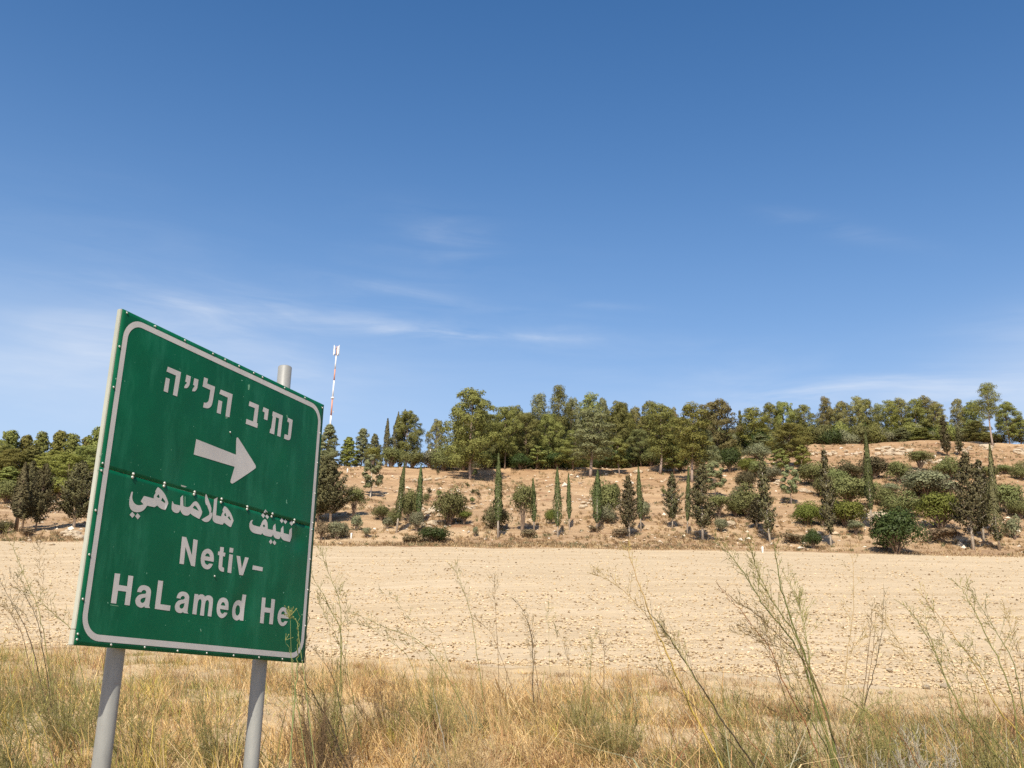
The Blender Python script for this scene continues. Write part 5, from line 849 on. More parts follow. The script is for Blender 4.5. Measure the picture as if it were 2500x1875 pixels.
def sbox(name, lo, hi, material, bev=.002):
    bm = bmesh.new(); bmesh.ops.create_cube(bm, size=1.0)
    for v in bm.verts: v.co = Vector([lo[i] + (hi[i] - lo[i]) * (v.co[i] + .5) for i in range(3)])
    bmesh.ops.bevel(bm, geom=bm.edges[:], offset=bev, segments=2, affect='EDGES')
    U = np.array([v.co[:] for v in bm.verts]); bm.verts.index_update(); F = [[v.index for v in f.verts] for f in bm.faces]
    me = bpy.data.meshes.new(name); me.from_pydata(S(U).tolist(), [], F); me.materials.append(material); me.update(); bm.free()
    return link(name, me, sign)
sbox('frame_edge', (-.004, -.001, .0035), (.026, SH - .05, .0235), M['frame']); sbox('frame_edge', (-.0045, SH - .049, .0035), (.026, SH + .001, .024), M['frame'])
sbox('frame_edge', (SW - .026, .001, .0035), (SW - .001, SH - .001, .031), M['frame'])
sbox('frame_edge', (.027, .001, .0035), (SW - .027, .026, .031), M['frame']); sbox('frame_edge', (.027, SH - .026, .0035), (SW - .027, SH - .001, .031), M['frame'])
sbox('cross_rail', (.027, SEAM - .02, .0040), (SW - .027, SEAM + .02, .031), M['frame'])
sbox('cross_rail', (.027, .27, .0040), (SW - .027, .31, .031), M['frame']); sbox('cross_rail', (.027, .88, .0040), (SW - .027, .92, .031), M['frame'])
for (u_, top_) in ((.2503, .03), (1.0685, -.125)):
    r_ = .0315; mbp = MB(); vv = [top_, top_ + .004, .4, .8, 1.2, 1.6, 2.2]
    mbp.tube([(u_ + (.006 * (v_ - 1.2)), v_, .0640) for v_ in vv], [r_ - .004, r_] + [r_] * 5, 24)
    V = np.concatenate(mbp.V)
    link('post', np_mesh('post', S(V), [np.concatenate(mbp.T), np.concatenate(mbp.Q)], M['post'], True), sign)
    for v_ in (.29, .90):
        mc = MB(); th = np.linspace(-.3, math.pi + .3, 14); P = [(u_ + (r_ + .004) * math.cos(a), v_, .0640 + (r_ + .004) * math.sin(a)) for a in th]
        mc.tube([(P[0][0], v_, .033)] + P + [(P[-1][0], v_, .033)], .006, 6); link('clamp', np_mesh('clamp', S(np.concatenate(mc.V)), [np.concatenate(mc.T), np.concatenate(mc.Q)], M['rivet'], True), sign)
rm = bmesh.new(); bmesh.ops.create_uvsphere(rm, u_segments=8, v_segments=5, radius=.0044)
for v in rm.verts: v.co.z *= .62
rme = bpy.data.meshes.new('rivet'); rm.to_mesh(rme); rm.free(); rme.materials.append(M['rivet']); rme.polygons.foreach_set('use_smooth', [True] * len(rme.polygons))
SRm = Matrix([list(r) for r in SR]); SRq = Matrix([list(SR[i]) for i in range(3)]).to_quaternion()
for i, (a, b_) in enumerate(GL_['rivets']):
    u_, v_ = a / 1e4, b_ / 1e4; u_ = min(max(u_, .008), SW - .008); v_ = min(max(v_, .008), SH - .008)
    o = link('rivet', rme, sign, Vector(S([[u_, v_, float(dent(u_, v_)) - .0015]])[0])); o.rotation_mode = 'QUATERNION'; o.rotation_quaternion = SRq
    if i > 37: o.scale = (1.35, 1.35, 1.5)

# ------------------------------------------------------------------ radio mast on the far side of the hill
mt, t, b = mat('mast_white', .5, .4); b.inputs['Base Color'].default_value = (.80, .80, .78, 1); M['mw'] = mt
mt, t, b = mat('mast_red', .55, .4); b.inputs['Base Color'].default_value = (.58, .27, .17, 1); M['mr'] = mt
mt, t, b = mat('mast_steel', .5, .4); b.inputs['Base Color'].default_value = (.20, .18, .17, 1); M['ms'] = mt
YM = 330.0; pm = at(806, 1040, YM); zb = float(ground_z(pm[0], YM)[0])
mast = empty('radio_mast', (pm[0], YM, zb)); tag(mast, 'red and white banded radio mast with antenna panels, far behind the pines', 'mast')
def mz(py): return at(812, py, YM)[2] - zb
def rad(z): return .46 - .25 * z / mz(870)
for (a, b_, m_) in ((1072, 1044, 'mr'), (1044, 1015, 'mw'), (1015, 972, 'mr'), (972, 929, 'mw'), (929, 901, 'mr'), (901, 868, 'mw')):
    z0, z1 = mz(a) + (.0 if a < 1072 else -mz(1072) - .2), mz(b_); mb = MB(); mb.tube([(0, 0, z0 + .01), (0, 0, z1)], [rad(max(z0, 0)), rad(z1)], 14)
    link('mast_section', mb.mesh('mast_section', M[m_], True), mast)
mb = MB(); mb.tube([(0, 0, mz(973)), (0, 0, mz(970))], .58, 14); link('collar', mb.mesh('collar', M['mw']), mast)
mb = MB(); mb.tube([(0, 0, mz(868)), (0, 0, mz(844))], [.16, .10], 8); link('mast_tip', mb.mesh('mast_tip', M['mr'], True), mast)
for zc in (mz(866), mz(851)):
    mb = MB(); mb.tube([(.85 * math.cos(a), .85 * math.sin(a), zc) for a in np.linspace(0, 6.2832, 17)], .06, 5, False)
    for a in (0, 2.09, 4.19): mb.tube([(0, 0, zc), (.85 * math.cos(a), .85 * math.sin(a), zc)], .05, 4)
    link('antenna_ring', mb.mesh('antenna_ring', M['ms']), mast)
for k, a in enumerate((-2.75, -2.2, -.45, -1.0, .9, 1.7)):
    mb = MB(); cx_, cy_ = .98 * math.cos(a), .98 * math.sin(a); mb.box((-.17, -.09, mz(868 - k % 3 * 2)), (.17, .09, mz(843 + k % 2 * 4)))
    o = link('antenna_panel', mb.mesh('antenna_panel', M['mw']), mast, (cx_, cy_, 0)); o.rotation_euler[2] = a + math.pi / 2
mb = MB(); mb.tube([(.42, -.3, mz(1006)), (.75, -.5, mz(1006))], [.05, .32], 10); link('dish', mb.mesh('dish', M['mw']), mast)

# ------------------------------------------------------------------ small white posts on the hillside
mt, t, b = mat('white_post_paint', .7, .3); b.inputs['Base Color'].default_value = (.74, .70, .62, 1); M['wp'] = mt
for (px, base, top, lab) in ((848, 1154, 1144, 'short white post high on the slope right of the sign'), (857, 1316, 1302, 'short white post at the foot of the slope right of the sign'),
                             (1862, 1350, 1335, 'short white post at the edge of the field, below the thin ragged cypress'), (1050, 1112, 1098, 'tiny white post between the hilltop bushes')):
    p = hit(px, base); p = at(px, base, 132) if p is None else p; h = at(px, top, p[1])[2] - p[2]; mb = MB(); mb.tube([(0, 0, -.3), (0, 0, h), (0, 0, h + .03)], [.085, .085, .05], 10)
    o = link('white_post', mb.mesh('white_post', M['wp'], True), None, p); tag(o, lab, 'post', 'short white posts on the hillside')

# ------------------------------------------------------------------ rocks
def rockmesh(seed, k=2):
    rng = np.random.RandomState(seed); bm = bmesh.new(); bmesh.ops.create_icosphere(bm, subdivisions=k, radius=1)
    pl = rng.normal(size=(9, 3)); pl /= np.linalg.norm(pl, axis=1)[:, None]; dd = rng.uniform(.62, .9, 9)
    for v in bm.verts:
        p = np.array(v.co)
        for q in range(9):
            s = p @ pl[q] - dd[q]
            if s > 0: p = p - pl[q] * s
        v.co = Vector(p * (1 + .07 * rng.normal()))
    me = bpy.data.meshes.new('rock'); bm.to_mesh(me); bm.free(); me.materials.append(M['rock']); return me
RK = [rockmesh(s) for s in range(7)]
def outcrop(label, px0, py0, px1, py1, n, smin, smax, band=6, flat=.6):
    rng = np.random.RandomState(int(px0 + py0)); c = hit((px0 + px1) / 2, (py0 + py1) / 2)
    if c is None: c = at((px0 + px1) / 2, (py0 + py1) / 2, 140); c[2] = float(ground_z(c[0], c[1])[0])
    root = empty('rock_outcrop', c); tag(root, label, 'rocks', 'pale limestone showing on the hillside')
    for k in range(n):
        f = rng.random(); p = hit(px0 + (px1 - px0) * f, py0 + (py1 - py0) * f + rng.uniform(-band, band))
        if p is None: p = c + np.array([rng.uniform(-1.2, 1.2), rng.uniform(-.5, .5), 0]); p[2] = float(ground_z(p[0], p[1])[0])
        s = rng.uniform(smin, smax) ** 1.0
        o = link('rock', RK[k % 7], root, Vector(p - c + np.array([0, 0, s * .12]))); o.scale = (s * rng.uniform(.8, 1.5), s * rng.uniform(.7, 1.1), s * flat * rng.uniform(.7, 1.2)); o.rotation_euler = (rng.uniform(-.3, .3), rng.uniform(-.3, .3), rng.uniform(0, 6.28))
for a in [('long broken ledge of pale rock below the right ridge, left of its biggest gap', 2140, 1104, 2240, 1104, 30, .25, .75, 9),
          ('row of pale boulders along the rim of the right ridge between pines', 1975, 1106, 2105, 1110, 20, .2, .5, 5),
          ('pale rocks under the two dark spires on the right ridge', 2290, 1096, 2385, 1100, 16, .25, .6, 7),
          ('single cluster of pale rocks at the foot of the tallest ridge pine', 2400, 1094, 2424, 1098, 7, .4, .8, 4),
          ('pale rocks on the rim at the right edge', 2478, 1100, 2500, 1110, 9, .4, .95, 6),
          ('flat pale rock band above the wide grey-green bush on the right slope', 2250, 1132, 2298, 1130, 14, .3, .6, 3),
          ('pale stone terrace line left of the big carob', 2090, 1262, 2157, 1264, 22, .3, .65, 4),
          ('thin row of stones high on the slope between narrow cypress tops', 1008, 1174, 1088, 1168, 20, .14, .34, 2.5),
          ('heap of white stones between two bushes near the second narrow cypress', 1036, 1262, 1066, 1243, 12, .22, .5, 8),
          ('white stones under the wide grey-green bush', 1030, 1286, 1110, 1272, 22, .18, .5, 6),
          ('scatter of pale stones right of the small umbrella bush', 1130, 1244, 1165, 1240, 9, .15, .32, 4),
          ('long pale slab under the grove beside the forked pine', 1383, 1140, 1402, 1139, 5, .35, .7, 1.5),
          ('pale flat stones on the rim above the leaning cypress', 1550, 1154, 1568, 1153, 5, .3, .55, 2),
          ('pale rubble patch left of the wide tall bush', 1418, 1238, 1452, 1226, 20, .15, .40, 8),
          ('white rubble behind the wide tall bush', 1485, 1250, 1520, 1226, 14, .15, .40, 8),
          ('small pile of white rocks below the small round tree', 1774, 1281, 1783, 1281, 3, .45, .6, 2),
          ('white rocks by the foot of the grey-green pine on a short trunk', 1892, 1176, 1902, 1184, 5, .3, .55, 4),
          ('pale boulders on the bare patch right of the grey-green pine', 1955, 1196, 1985, 1208, 8, .2, .5, 5),
          ('stony rim line under the bright forward pine', 1835, 1100, 1890, 1100, 10, .2, .4, 3),
          ('pale bank of rocks at the field edge just left of the sign', 160, 1306, 200, 1314, 16, .2, .6, 5),
          ('scattered white stones along the field edge at far left', 30, 1322, 130, 1328, 10, .1, .25, 4),
          ('pale rocks behind the two-tipped cypress', 2395, 1276, 2430, 1266, 12, .25, .6, 8),
          ('pale rubble under the large yellow-green bush', 2255, 1282, 2330, 1288, 14, .2, .4, 6),
          ('white stones right of the bright green rounded bush', 2100, 1240, 2120, 1250, 5, .2, .4, 4)]:
    outcrop(*a)
# large pale rock face glimpsed between the pines
c = at(1757, 1106, 147.0); root = empty('rock_outcrop', c); tag(root, 'white rock face glimpsed between the pines right of the grove', 'rocks', 'pale limestone showing on the hillside')
for k, (x_, z_, s_) in enumerate(((-1.2, .6, 1.0), (0, .9, 1.3), (1.0, .5, .9), (.4, 1.7, .7))):
    o = link('rock', RK[k], root, (x_, .5 * (k % 2), z_)); o.scale = (s_ * .8, s_ * .7, s_ * .8)
for (px, py, s_, lab) in ((1493, 1617, .05, 'white stone on the bare strip at the near edge of the field, centre'), (1526, 1558, .035, 'small white stone lying out in the field, centre'),
                          (2172, 1645, .06, 'flat pale stone at the near edge of the field behind thin stalks'), (2262, 1683, .07, 'pale stone in front of the field, left of a pair on the right'),
                          (2309, 1686, .08, 'larger pale stone in front of the field, right of a pair'), (2150, 1695, .045, 'small pale stone in the dry grass edge on the right'),
                          (1978, 1706, .05, 'grey-white stone low among the tall green stalks'), (40, 1535, .05, 'pale stone at the left near edge of the field')):
    p = hit(px, py); o = link('stone', RK[int(px) % 7], None, Vector(p) + Vector((0, 0, s_ * .3))); s_ *= .6; o.scale = (s_ * 1.3, s_, s_ * .7); tag(o, lab, 'stone', 'stones at the near edge of the field')

# ------------------------------------------------------------------ scattered stuff: clods, stones and tufts on the hill
def solids(P, S_, rng, squash=.7):
    """small irregular lumps (six corners, eight faces each)"""
    n = len(P); base = np.array([(1, 0, 0), (0, 1, 0), (-1, 0, 0), (0, -1, 0), (0, 0, 1), (0, 0, -1)], float)
    V = base[None] * S_[:, None, None] * rng.uniform(.6, 1.4, (n, 6, 1)); V[:, :, 2] *= squash
    V += rng.normal(size=(n, 6, 3)) * S_[:, None, None] * .18
    th = rng.uniform(0, 6.28, n); c_, s_ = np.cos(th)[:, None], np.sin(th)[:, None]; x = V[:, :, 0] * c_ - V[:, :, 1] * s_; y = V[:, :, 0] * s_ + V[:, :, 1] * c_
    V = np.stack([x, y, V[:, :, 2]], -1) + P[:, None, :]
    F = np.array([(0, 1, 4), (1, 2, 4), (2, 3, 4), (3, 0, 4), (1, 0, 5), (2, 1, 5), (3, 2, 5), (0, 3, 5)])
    return V.reshape(-1, 3), (F[None] + (np.arange(n) * 6)[:, None, None]).reshape(-1, 3)
rng = np.random.RandomState(5); n = 62000
tt = rng.uniform(-.66, .66, n); ye_ = knots(tt)[0][:, 4]; q = rng.random(n); Y = ye_ / (1 - q * (1 - ye_ / 80)); Y = np.where(rng.random(n) < .4, ye_ + (Y - ye_) * rng.random(n), Y); X = tt * Y
keep = vnoise(X * .4, Y * 2.2, 31) + rng.normal(size=n) * .22 > .38; X, Y = X[keep], Y[keep]; n = len(X)
sz = np.exp(rng.normal(-4.5, .42, n)) * (1 + Y / 26); sz = np.minimum(sz, .014 + Y * .0009); P = np.stack([X, Y, ground_z(X, Y) + sz * .25], 1)
V, F = solids(P, sz, rng)
cc = np.array([(.52, .39, .23), (.575, .44, .27), (.45, .33, .19), (.20, .13, .07), (.64, .52, .36)])[rng.choice(5, n, p=[.38, .33, .13, .13, .03])]
o = link('soil_clods', np_mesh('soil_clods', V, F, M['clod'], False, np.repeat(cc, 6, 0))); tag(o, 'pale earth clods and stones lying over the ploughed field', 'clods', kind='stuff')
n = 9000; tt = rng.uniform(-.66, .66, n); Y = rng.uniform(82, 150, n); X = tt * Y; keep = vnoise(X * .12, Y * .25, 41) + rng.normal(size=n) * .18 > .52; X, Y = X[keep], Y[keep]; n = len(X)
sz = np.exp(rng.normal(-2.25, .5, n)); P = np.stack([X, Y, ground_z(X, Y) + sz * .15], 1); V, F = solids(P, sz, rng, .55)
cc = np.array([(.62, .52, .38), (.50, .38, .25), (.70, .62, .50)])[rng.choice(3, n)]
o = link('hillside_stones', np_mesh('hillside_stones', V, F, M['clod'], False, np.repeat(cc, 6, 0))); tag(o, 'small pale stones strewn over the bare hillside', 'stones', kind='stuff')

def blades(X, Y, Z, h, w, lean, col, rng, wind=-.25, curl=.35):
    """narrow two-piece blades; lean = sideways reach as a share of the height"""
    n = len(X); th = rng.uniform(0, 6.283, n); dx_ = np.cos(th) * lean + wind; dy_ = np.sin(th) * lean
    a = rng.uniform(0, 6.283, n); wx, wy = np.cos(a) * w / 2, np.sin(a) * w / 2
    B = np.stack([X, Y, Z], 1); D = np.stack([dx_, dy_, np.ones(n)], 1)
    mid = B + D * (h * .5)[:, None] * np.array([.75, .75, 1.08]); tip = B + D * h[:, None] * np.stack([1 + 0 * h, 1 + 0 * h, 1 - curl * np.minimum(1, np.hypot(dx_, dy_)) ], 1)
    Wv = np.stack([wx, wy, 0 * wx], 1); V = np.stack([B - Wv, B + Wv, mid + Wv * .8, mid - Wv * .8, tip], 1).reshape(-1, 3)
    i = np.arange(n)[:, None] * 5
    return V, i + np.array([[0, 1, 2, 3]]), i + np.array([[3, 2, 4]]), np.repeat(col, 5, 0)
# dry grass and low brush dotted over the hill
n = 17000; tt = rng.uniform(-.64, .64, n); Y = 82 + 66 * rng.random(n) ** 1.4; X = tt * Y
keep = vnoise(X * .15, Y * .3, 51) + rng.normal(size=n) * .15 > .42; X, Y = X[keep], Y[keep]; k = 18; n = len(X)
sc = rng.uniform(.18, .62, n); col = np.array([(.40, .27, .14), (.30, .20, .11), (.48, .36, .20), (.20, .18, .09)])[rng.choice(4, n, p=[.4, .25, .2, .15])]
Xb = np.repeat(X, k) + rng.normal(size=n * k) * .22 * np.repeat(sc, k); Yb = np.repeat(Y, k) + rng.normal(size=n * k) * .22 * np.repeat(sc, k)
cc = np.repeat(col, k, 0) * rng.uniform(.75, 1.25, (n * k, 1))
V, Q, T, CC = blades(Xb, Yb, ground_z(Xb, Yb) - .02, np.repeat(sc, k) * rng.uniform(.35, .8, n * k), .055 + 0 * Xb, .55 + 0 * Xb, cc, rng)
o = link('hillside_tufts', np_mesh('hillside_tufts', V, [Q, T], M['grass'], False, CC)); tag(o, 'dry grass tufts and low brush scattered over the hillside', 'dry grass', kind='stuff')
# rough grass strip between the field and the hill
n = 26000; tt = rng.uniform(-.64, .64, n); Y = rng.uniform(80.5, 86.5, n); X = tt * Y; keep = vnoise(X * .22, Y * .8, 61) * .7 + vnoise(X * .05, Y * .5, 62) * .5 + rng.normal(size=n) * .1 > .62; X, Y = X[keep], Y[keep]; n = len(X)
cc = np.array([(.50, .37, .20), (.38, .25, .12), (.56, .43, .25), (.28, .17, .09)])[rng.choice(4, n)] * rng.uniform(.8, 1.2, (n, 1))
V, Q, T, CC = blades(X, Y, ground_z(X, Y) - .02, rng.uniform(.05, .24, n) * (1 + (rng.random(n) < .06) * 1.6), .05 + 0 * X, .8 + 0 * X, cc, rng)
o = link('field_margin_grass', np_mesh('field_margin_grass', V, [Q, T], M['grass'], False, CC)); tag(o, 'dry reddish grass strip between the far edge of the field and the hill', 'dry grass', kind='stuff')

# ------------------------------------------------------------------ the verge: dry grass
STRAW = np.array([(.60, .41, .18), (.68, .50, .26), (.50, .32, .135), (.56, .385, .15)]); OLIVE = np.array([(.21, .20, .065), (.29, .26, .08), (.16, .17, .06), (.33, .29, .10)])
BROWN = np.array([(.36, .20, .10), (.46, .27, .13), (.22, .13, .07)]); GREYG = np.array([(.33, .31, .19), (.25, .26, .16), (.42, .38, .26)]); GOLD = np.array([(.58, .44, .10), (.50, .42, .09), (.42, .42, .09)])
def palette(X, Y, n, rng, tn):
    """kind of growth by place: green-gold on the left, straw in the middle, green, grey and brown on the right"""
    px = X / Y
    pn = vnoise(tn[0] * .9, tn[1] * 1.2, 71); pm_ = vnoise(tn[0] * 2.3, tn[1] * 2.3, 72)
    wl = np.clip((-.22 - px) / .2, 0, 1); wr = np.clip((px - .10) / .15, 0, 1); wc = 1 - np.maximum(wl, wr)
    P = np.stack([.34 + .70 * wc - .05 * wr + .2 * (pn > .5) + .1 * wl, .10 + .45 * wl + .45 * wr + .45 * (pn < .36), .16 + .50 * (pm_ > .64) + .12 * wr, .06 + .35 * wr * (pm_ < .45), .03 + .22 * wl * (pm_ < .5)], 1)
    P = np.clip(P, .01, None); P /= P.sum(1)[:, None]; cs = P.cumsum(1); k = (rng.random((n, 1)) > cs).sum(1).clip(0, 4)
    gy = (k == 3) & (rng.random(n) < .7) & (Y > knots(px)[0][:, 4] - 2.5); k[gy] = 0
    out_ = np.zeros((n, 3)); br = (rng.random(n) < .30) & (Y > knots(px)[0][:, 4] - 2.2); k[br] = 2
    for i, pal in enumerate((STRAW, OLIVE, BROWN, GREYG, GOLD)):
        s = k == i; out_[s] = pal[rng.choice(len(pal), s.sum())]
    return out_ * rng.uniform(.75, 1.25, (n, 1)), k
rng = np.random.RandomState(77)
BARE = hit(1650, 1800); BARE2 = hit(1980, 1830)
def tussocks(ntus, ymin, per, hmin, hmax, seed, spread, wid, name, label, edge=0.0, leanamt=.5, bare=.36):
    rng = np.random.RandomState(seed)
    ntus = int(ntus * 1.28); tt = rng.uniform(-.80, .80, ntus); ye_ = knots(tt)[0][:, 4] + edge; u = rng.random(ntus); Y = ymin * (ye_ / ymin) ** u; X = tt * Y
    keep = vnoise(X * 1.1, Y * 1.1, 81) + rng.normal(size=len(X)) * .12 > bare; X, Y, ye_ = X[keep], Y[keep], ye_[keep]; n = len(X)
    col, kk = palette(X, Y, n, rng, (X, Y)); m_ = per; fade = np.clip((ye_ - Y) / 3.0, .22, 1)
    hh = rng.uniform(hmin, hmax, n) * np.where(vnoise(X * .6, Y * .6, 88) > .62, 1.35, .9) * fade * np.where(kk == 1, .85, 1) * (.6 + .7 * vnoise(X * .8, Y * .8, 83))
    Xb = np.repeat(X, m_) + rng.normal(size=n * m_) * spread; Yb = np.repeat(Y, m_) + rng.normal(size=n * m_) * spread
    cc = np.repeat(col, m_, 0) * rng.uniform(.72, 1.28, (n * m_, 1)); sw = rng.random(n * m_) < .22; c2, _ = palette(Xb, Yb, n * m_, rng, (Xb, Yb)); cc[sw] = c2[sw]
    kp = (rng.random(len(Xb)) < .38) | (Yb < np.repeat(ye_, m_) - edge - 1.3 + fbm(Xb * .7, Yb * 0 + 1, 95, 3) * 3); kp &= ((((Xb - BARE[0]) / .75) ** 2 + ((Yb - BARE[1]) / .60) ** 2) > 1) | (rng.random(len(Xb)) < .15); Xb, Yb, cc = Xb[kp], Yb[kp], cc[kp]; hh = np.repeat(hh, m_)[kp]; m_ = 1; n = len(Xb)
    return blades(Xb, Yb, ground_z(Xb, Yb) - .01, np.repeat(hh, m_) * rng.uniform(.4, 1.15, n * m_), wid * rng.uniform(.6, 1.4, n * m_), leanamt * rng.uniform(.2, 1.3, n * m_), cc, rng)
def joined(parts):
    V, Q, T, CC, k = [], [], [], [], 0
    for (v, q_, t_, c_) in parts: V.append(v); Q.append(q_ + k); T.append(t_ + k); CC.append(c_); k += len(v)
    return np.concatenate(V), [np.concatenate(Q), np.concatenate(T)], np.concatenate(CC)
V, F, CC = joined([tussocks(5200, 3.6, 34, .10, .30, 1, .075, .0052, '', '', .35, 1.25, .37), tussocks(1500, 3.6, 26, .20, .52, 2, .05, .0036, '', '', -1.2, .5, .46),
                    tussocks(380, 3.6, 60, .24, .56, 3, .04, .0034, '', '', .1, .55, .50), tussocks(1300, 3.6, 8, .22, .62, 5, .07, .0075, '', '', -.4, 1.25, .36), tussocks(900, 8.5, 16, .25, .55, 4, .08, .0026, '', '', .3, .7, .40)])
o = link('dry_grass', np_mesh('dry_grass', V, F, M['grass'], False, CC)); tag(o, 'tangled dry straw and olive grass covering the roadside verge', 'grass', kind='stuff')
# matted litter lying on the ground
n = 60000; tt = rng.uniform(-.62, .62, n); ye_ = knots(tt)[0][:, 4] - .7; Y = 3.6 * (ye_ / 3.6) ** rng.random(n); X = tt * Y; keep = vnoise(X * 1.4, Y * 1.4, 91) + rng.normal(size=n) * .15 > .33; X, Y = X[keep], Y[keep]; n = len(X)
cc, _ = palette(X, Y, n, rng, (X, Y)); h = rng.uniform(.03, .10, n)
V, Q, T, CC = blades(X, Y, ground_z(X, Y) - .004, h, .0045 + 0 * X, rng.uniform(.8, 2.6, n), cc, rng, -.2, .5)
o = link('grass_litter', np_mesh('grass_litter', V, [Q, T], M['grass'], False, CC)); tag(o, 'short broken straw lying matted between the grass tufts', 'dry grass', kind='stuff')

# ------------------------------------------------------------------ tall stalks on the verge, plant by plant
GW = 'tall weeds on the verge'
COLR = dict(green=(.145, .16, .045), yellow=(.54, .39, .09), red=(.36, .17, .08), brown=(.20, .13, .07), dark=(.085, .065, .04), tan=(.50, .36, .18), pale=(.42, .37, .28), fresh=(.27, .31, .12), grey=(.40, .36, .27), olive=(.25, .24, .08))
def stalk_plant(label, Yb, stems, cat='weed', seed=0, tw=1.0, name='tall_weed', tl=1.0, fan=0):
    """stems: (points seen in the photograph from foot to tip, colour, foot radius, twiggy from this share of the length, distance offset)"""
    rng = np.random.RandomState(seed + int(stems[0][0][0][0])); fx, fy = stems[0][0][0]; c0 = at(fx, fy, Yb); root_p = np.array([c0[0], c0[1], float(ground_z(c0[0], c0[1])[0])])
    root = empty(name, root_p); tag(root, label, cat, GW); stems = list(stems); n0 = len(stems)
    for k in range(fan):                                   # thinner side stems rising from the same root
        pts, colr, r0, tf, dY = stems[rng.randint(n0)]; A = np.array(pts, float); s_ = rng.uniform(.45, 1.0); a_ = rng.normal() * .16; R_ = np.array([[math.cos(a_), -math.sin(a_)], [math.sin(a_), math.cos(a_)]])
        B = (A - A[0]) * s_ @ R_.T + A[0] + np.array([rng.normal() * 16, 0]); B[1:-1] += rng.normal(size=(len(B) - 2, 2)) * 5
        stems.append((B.tolist(), colr if rng.random() < .5 else ('olive', 'brown', 'tan')[rng.randint(3)], r0 * rng.uniform(.3, .5), rng.uniform(.3, .6), rng.uniform(-.5, .5)))
    for (pts, colr, r0, tfrom, dY) in stems:
        P = np.array([at(x, y, Yb + dY * i / max(1, len(pts) - 1)) for i, (x, y) in enumerate(pts)])
        d0 = P[0] - P[1]; gz = float(ground_z(P[0][0], P[0][1])[0])
        if P[0][2] > gz + .02:
            k_ = (P[0][2] - gz) ; ft = P[0] + np.array([min(.25, max(-.25, d0[0] / max(.05, -d0[2]) * k_)), 0, -k_ - .03]) if d0[2] < 0 else P[0] + np.array([0, 0, -k_ - .03]); P = np.vstack([ft, P])
        s_ = np.linspace(0, 1, len(P)); q = np.linspace(0, 1, max(10, len(P) * 4)); Pf = np.stack([np.interp(q, s_, P[:, i]) for i in range(3)], 1)
        for _ in range(2): Pf[1:-1] = (Pf[:-2] + Pf[1:-1] * 2 + Pf[2:]) / 4
        Pf[1:-1] += rng.normal(size=(len(Pf) - 2, 3)) * .003
        rad_ = r0 * 1.2 * (1 - .8 * q); mb = MB(); mb.tube(Pf - root_p, rad_, 5)
        cB = np.array(COLR[colr]); nv = sum(len(v) for v in mb.V); cv = np.clip(cB * rng.uniform(.85, 1.15, (nv, 1)), 0, 1)
        if colr == 'yellow':                                  # greenish yellow at the foot, tan towards the tip
            g_ = np.clip(np.linspace(-.3, 1.3, nv), 0, 1)[:, None]; cv = cv * (1 - g_) + np.array((.45, .29, .13)) * g_
        link('stalk', mb.mesh('stalk', M['grass'], True, cv), root)
        tb = MB(); L_ = np.linalg.norm(np.diff(Pf, axis=0), axis=1).sum(); nt_ = int(L_ / .035 * (1 - tfrom) * tw)
        ax_ = Pf[-1] - Pf[0]; ax_ /= np.linalg.norm(ax_)
        for k in range(nt_):
            f = tfrom + (1 - tfrom) * (k + rng.random()) / nt_; b_ = np.array([np.interp(f, q, Pf[:, i]) for i in range(3)]); ln = (rng.uniform(.05, .20) * (1.25 - f) + .02) * tl
            sd_ = rng.normal(size=3); sd_ -= ax_ * (sd_ @ ax_); sd_ /= np.linalg.norm(sd_); di = ax_ * rng.uniform(.5, 1.1) + sd_ * rng.uniform(.35, .8); di /= np.linalg.norm(di)
            e = b_ + di * ln; m2 = b_ + di * ln * .5 + np.array([0, 0, -.004]); tb.tube(np.array([b_, m2, e]) - root_p, [.0014, .0010, .0006], 3, False)
            for j in range(3):
                s0 = b_ + (e - b_) * rng.uniform(.35, 1.0); d2 = di + rng.normal(size=3) * .5; e2 = s0 + d2 / np.linalg.norm(d2) * rng.uniform(.012, .045)
                tb.tube(np.array([s0, e2]) - root_p, [.0013, .0007], 3, False)
                if rng.random() < .55:
                    V, F_ = solids((e2 - root_p)[None], np.array([rng.uniform(.0018, .0036)]), rng, 1.2); tb.add(V, F_)
        if tb.V:
            nv = sum(len(v) for v in tb.V); cv = np.clip((cB * .6 + np.array((.12, .10, .035))) * np.repeat(rng.uniform(.75, 1.25, (nv // 3 + 1, 1)), 3, 0)[:nv], 0, 1)
            link('twigs', tb.mesh('twigs', M['grass'], False, cv), root)
    return root
sp = stalk_plant
sp('tall leaning stalk, yellow below and orange above, crossing the field right of centre', 6.2, [
    ([(1763, 1872), (1693, 1742), (1658, 1666), (1630, 1600), (1595, 1521), (1576, 1467), (1554, 1413), (1538, 1360), (1530, 1335)], 'yellow', .0064, .8, .3),
    ([(1600, 1530), (1567, 1486), (1513, 1432), (1471, 1410), (1446, 1400)], 'tan', .0028, .3, .2)])
sp('dark green leaning stalk right beside the yellow-orange one', 6.0, [
    ([(1832, 1856), (1756, 1749), (1693, 1647), (1642, 1568), (1607, 1521), (1580, 1490)], 'dark', .0050, .35, .2), ([(1700, 1655), (1660, 1590), (1640, 1560), (1608, 1516)], 'olive', .0024, .3, .2)], fan=2, tl=.85, tw=.8)
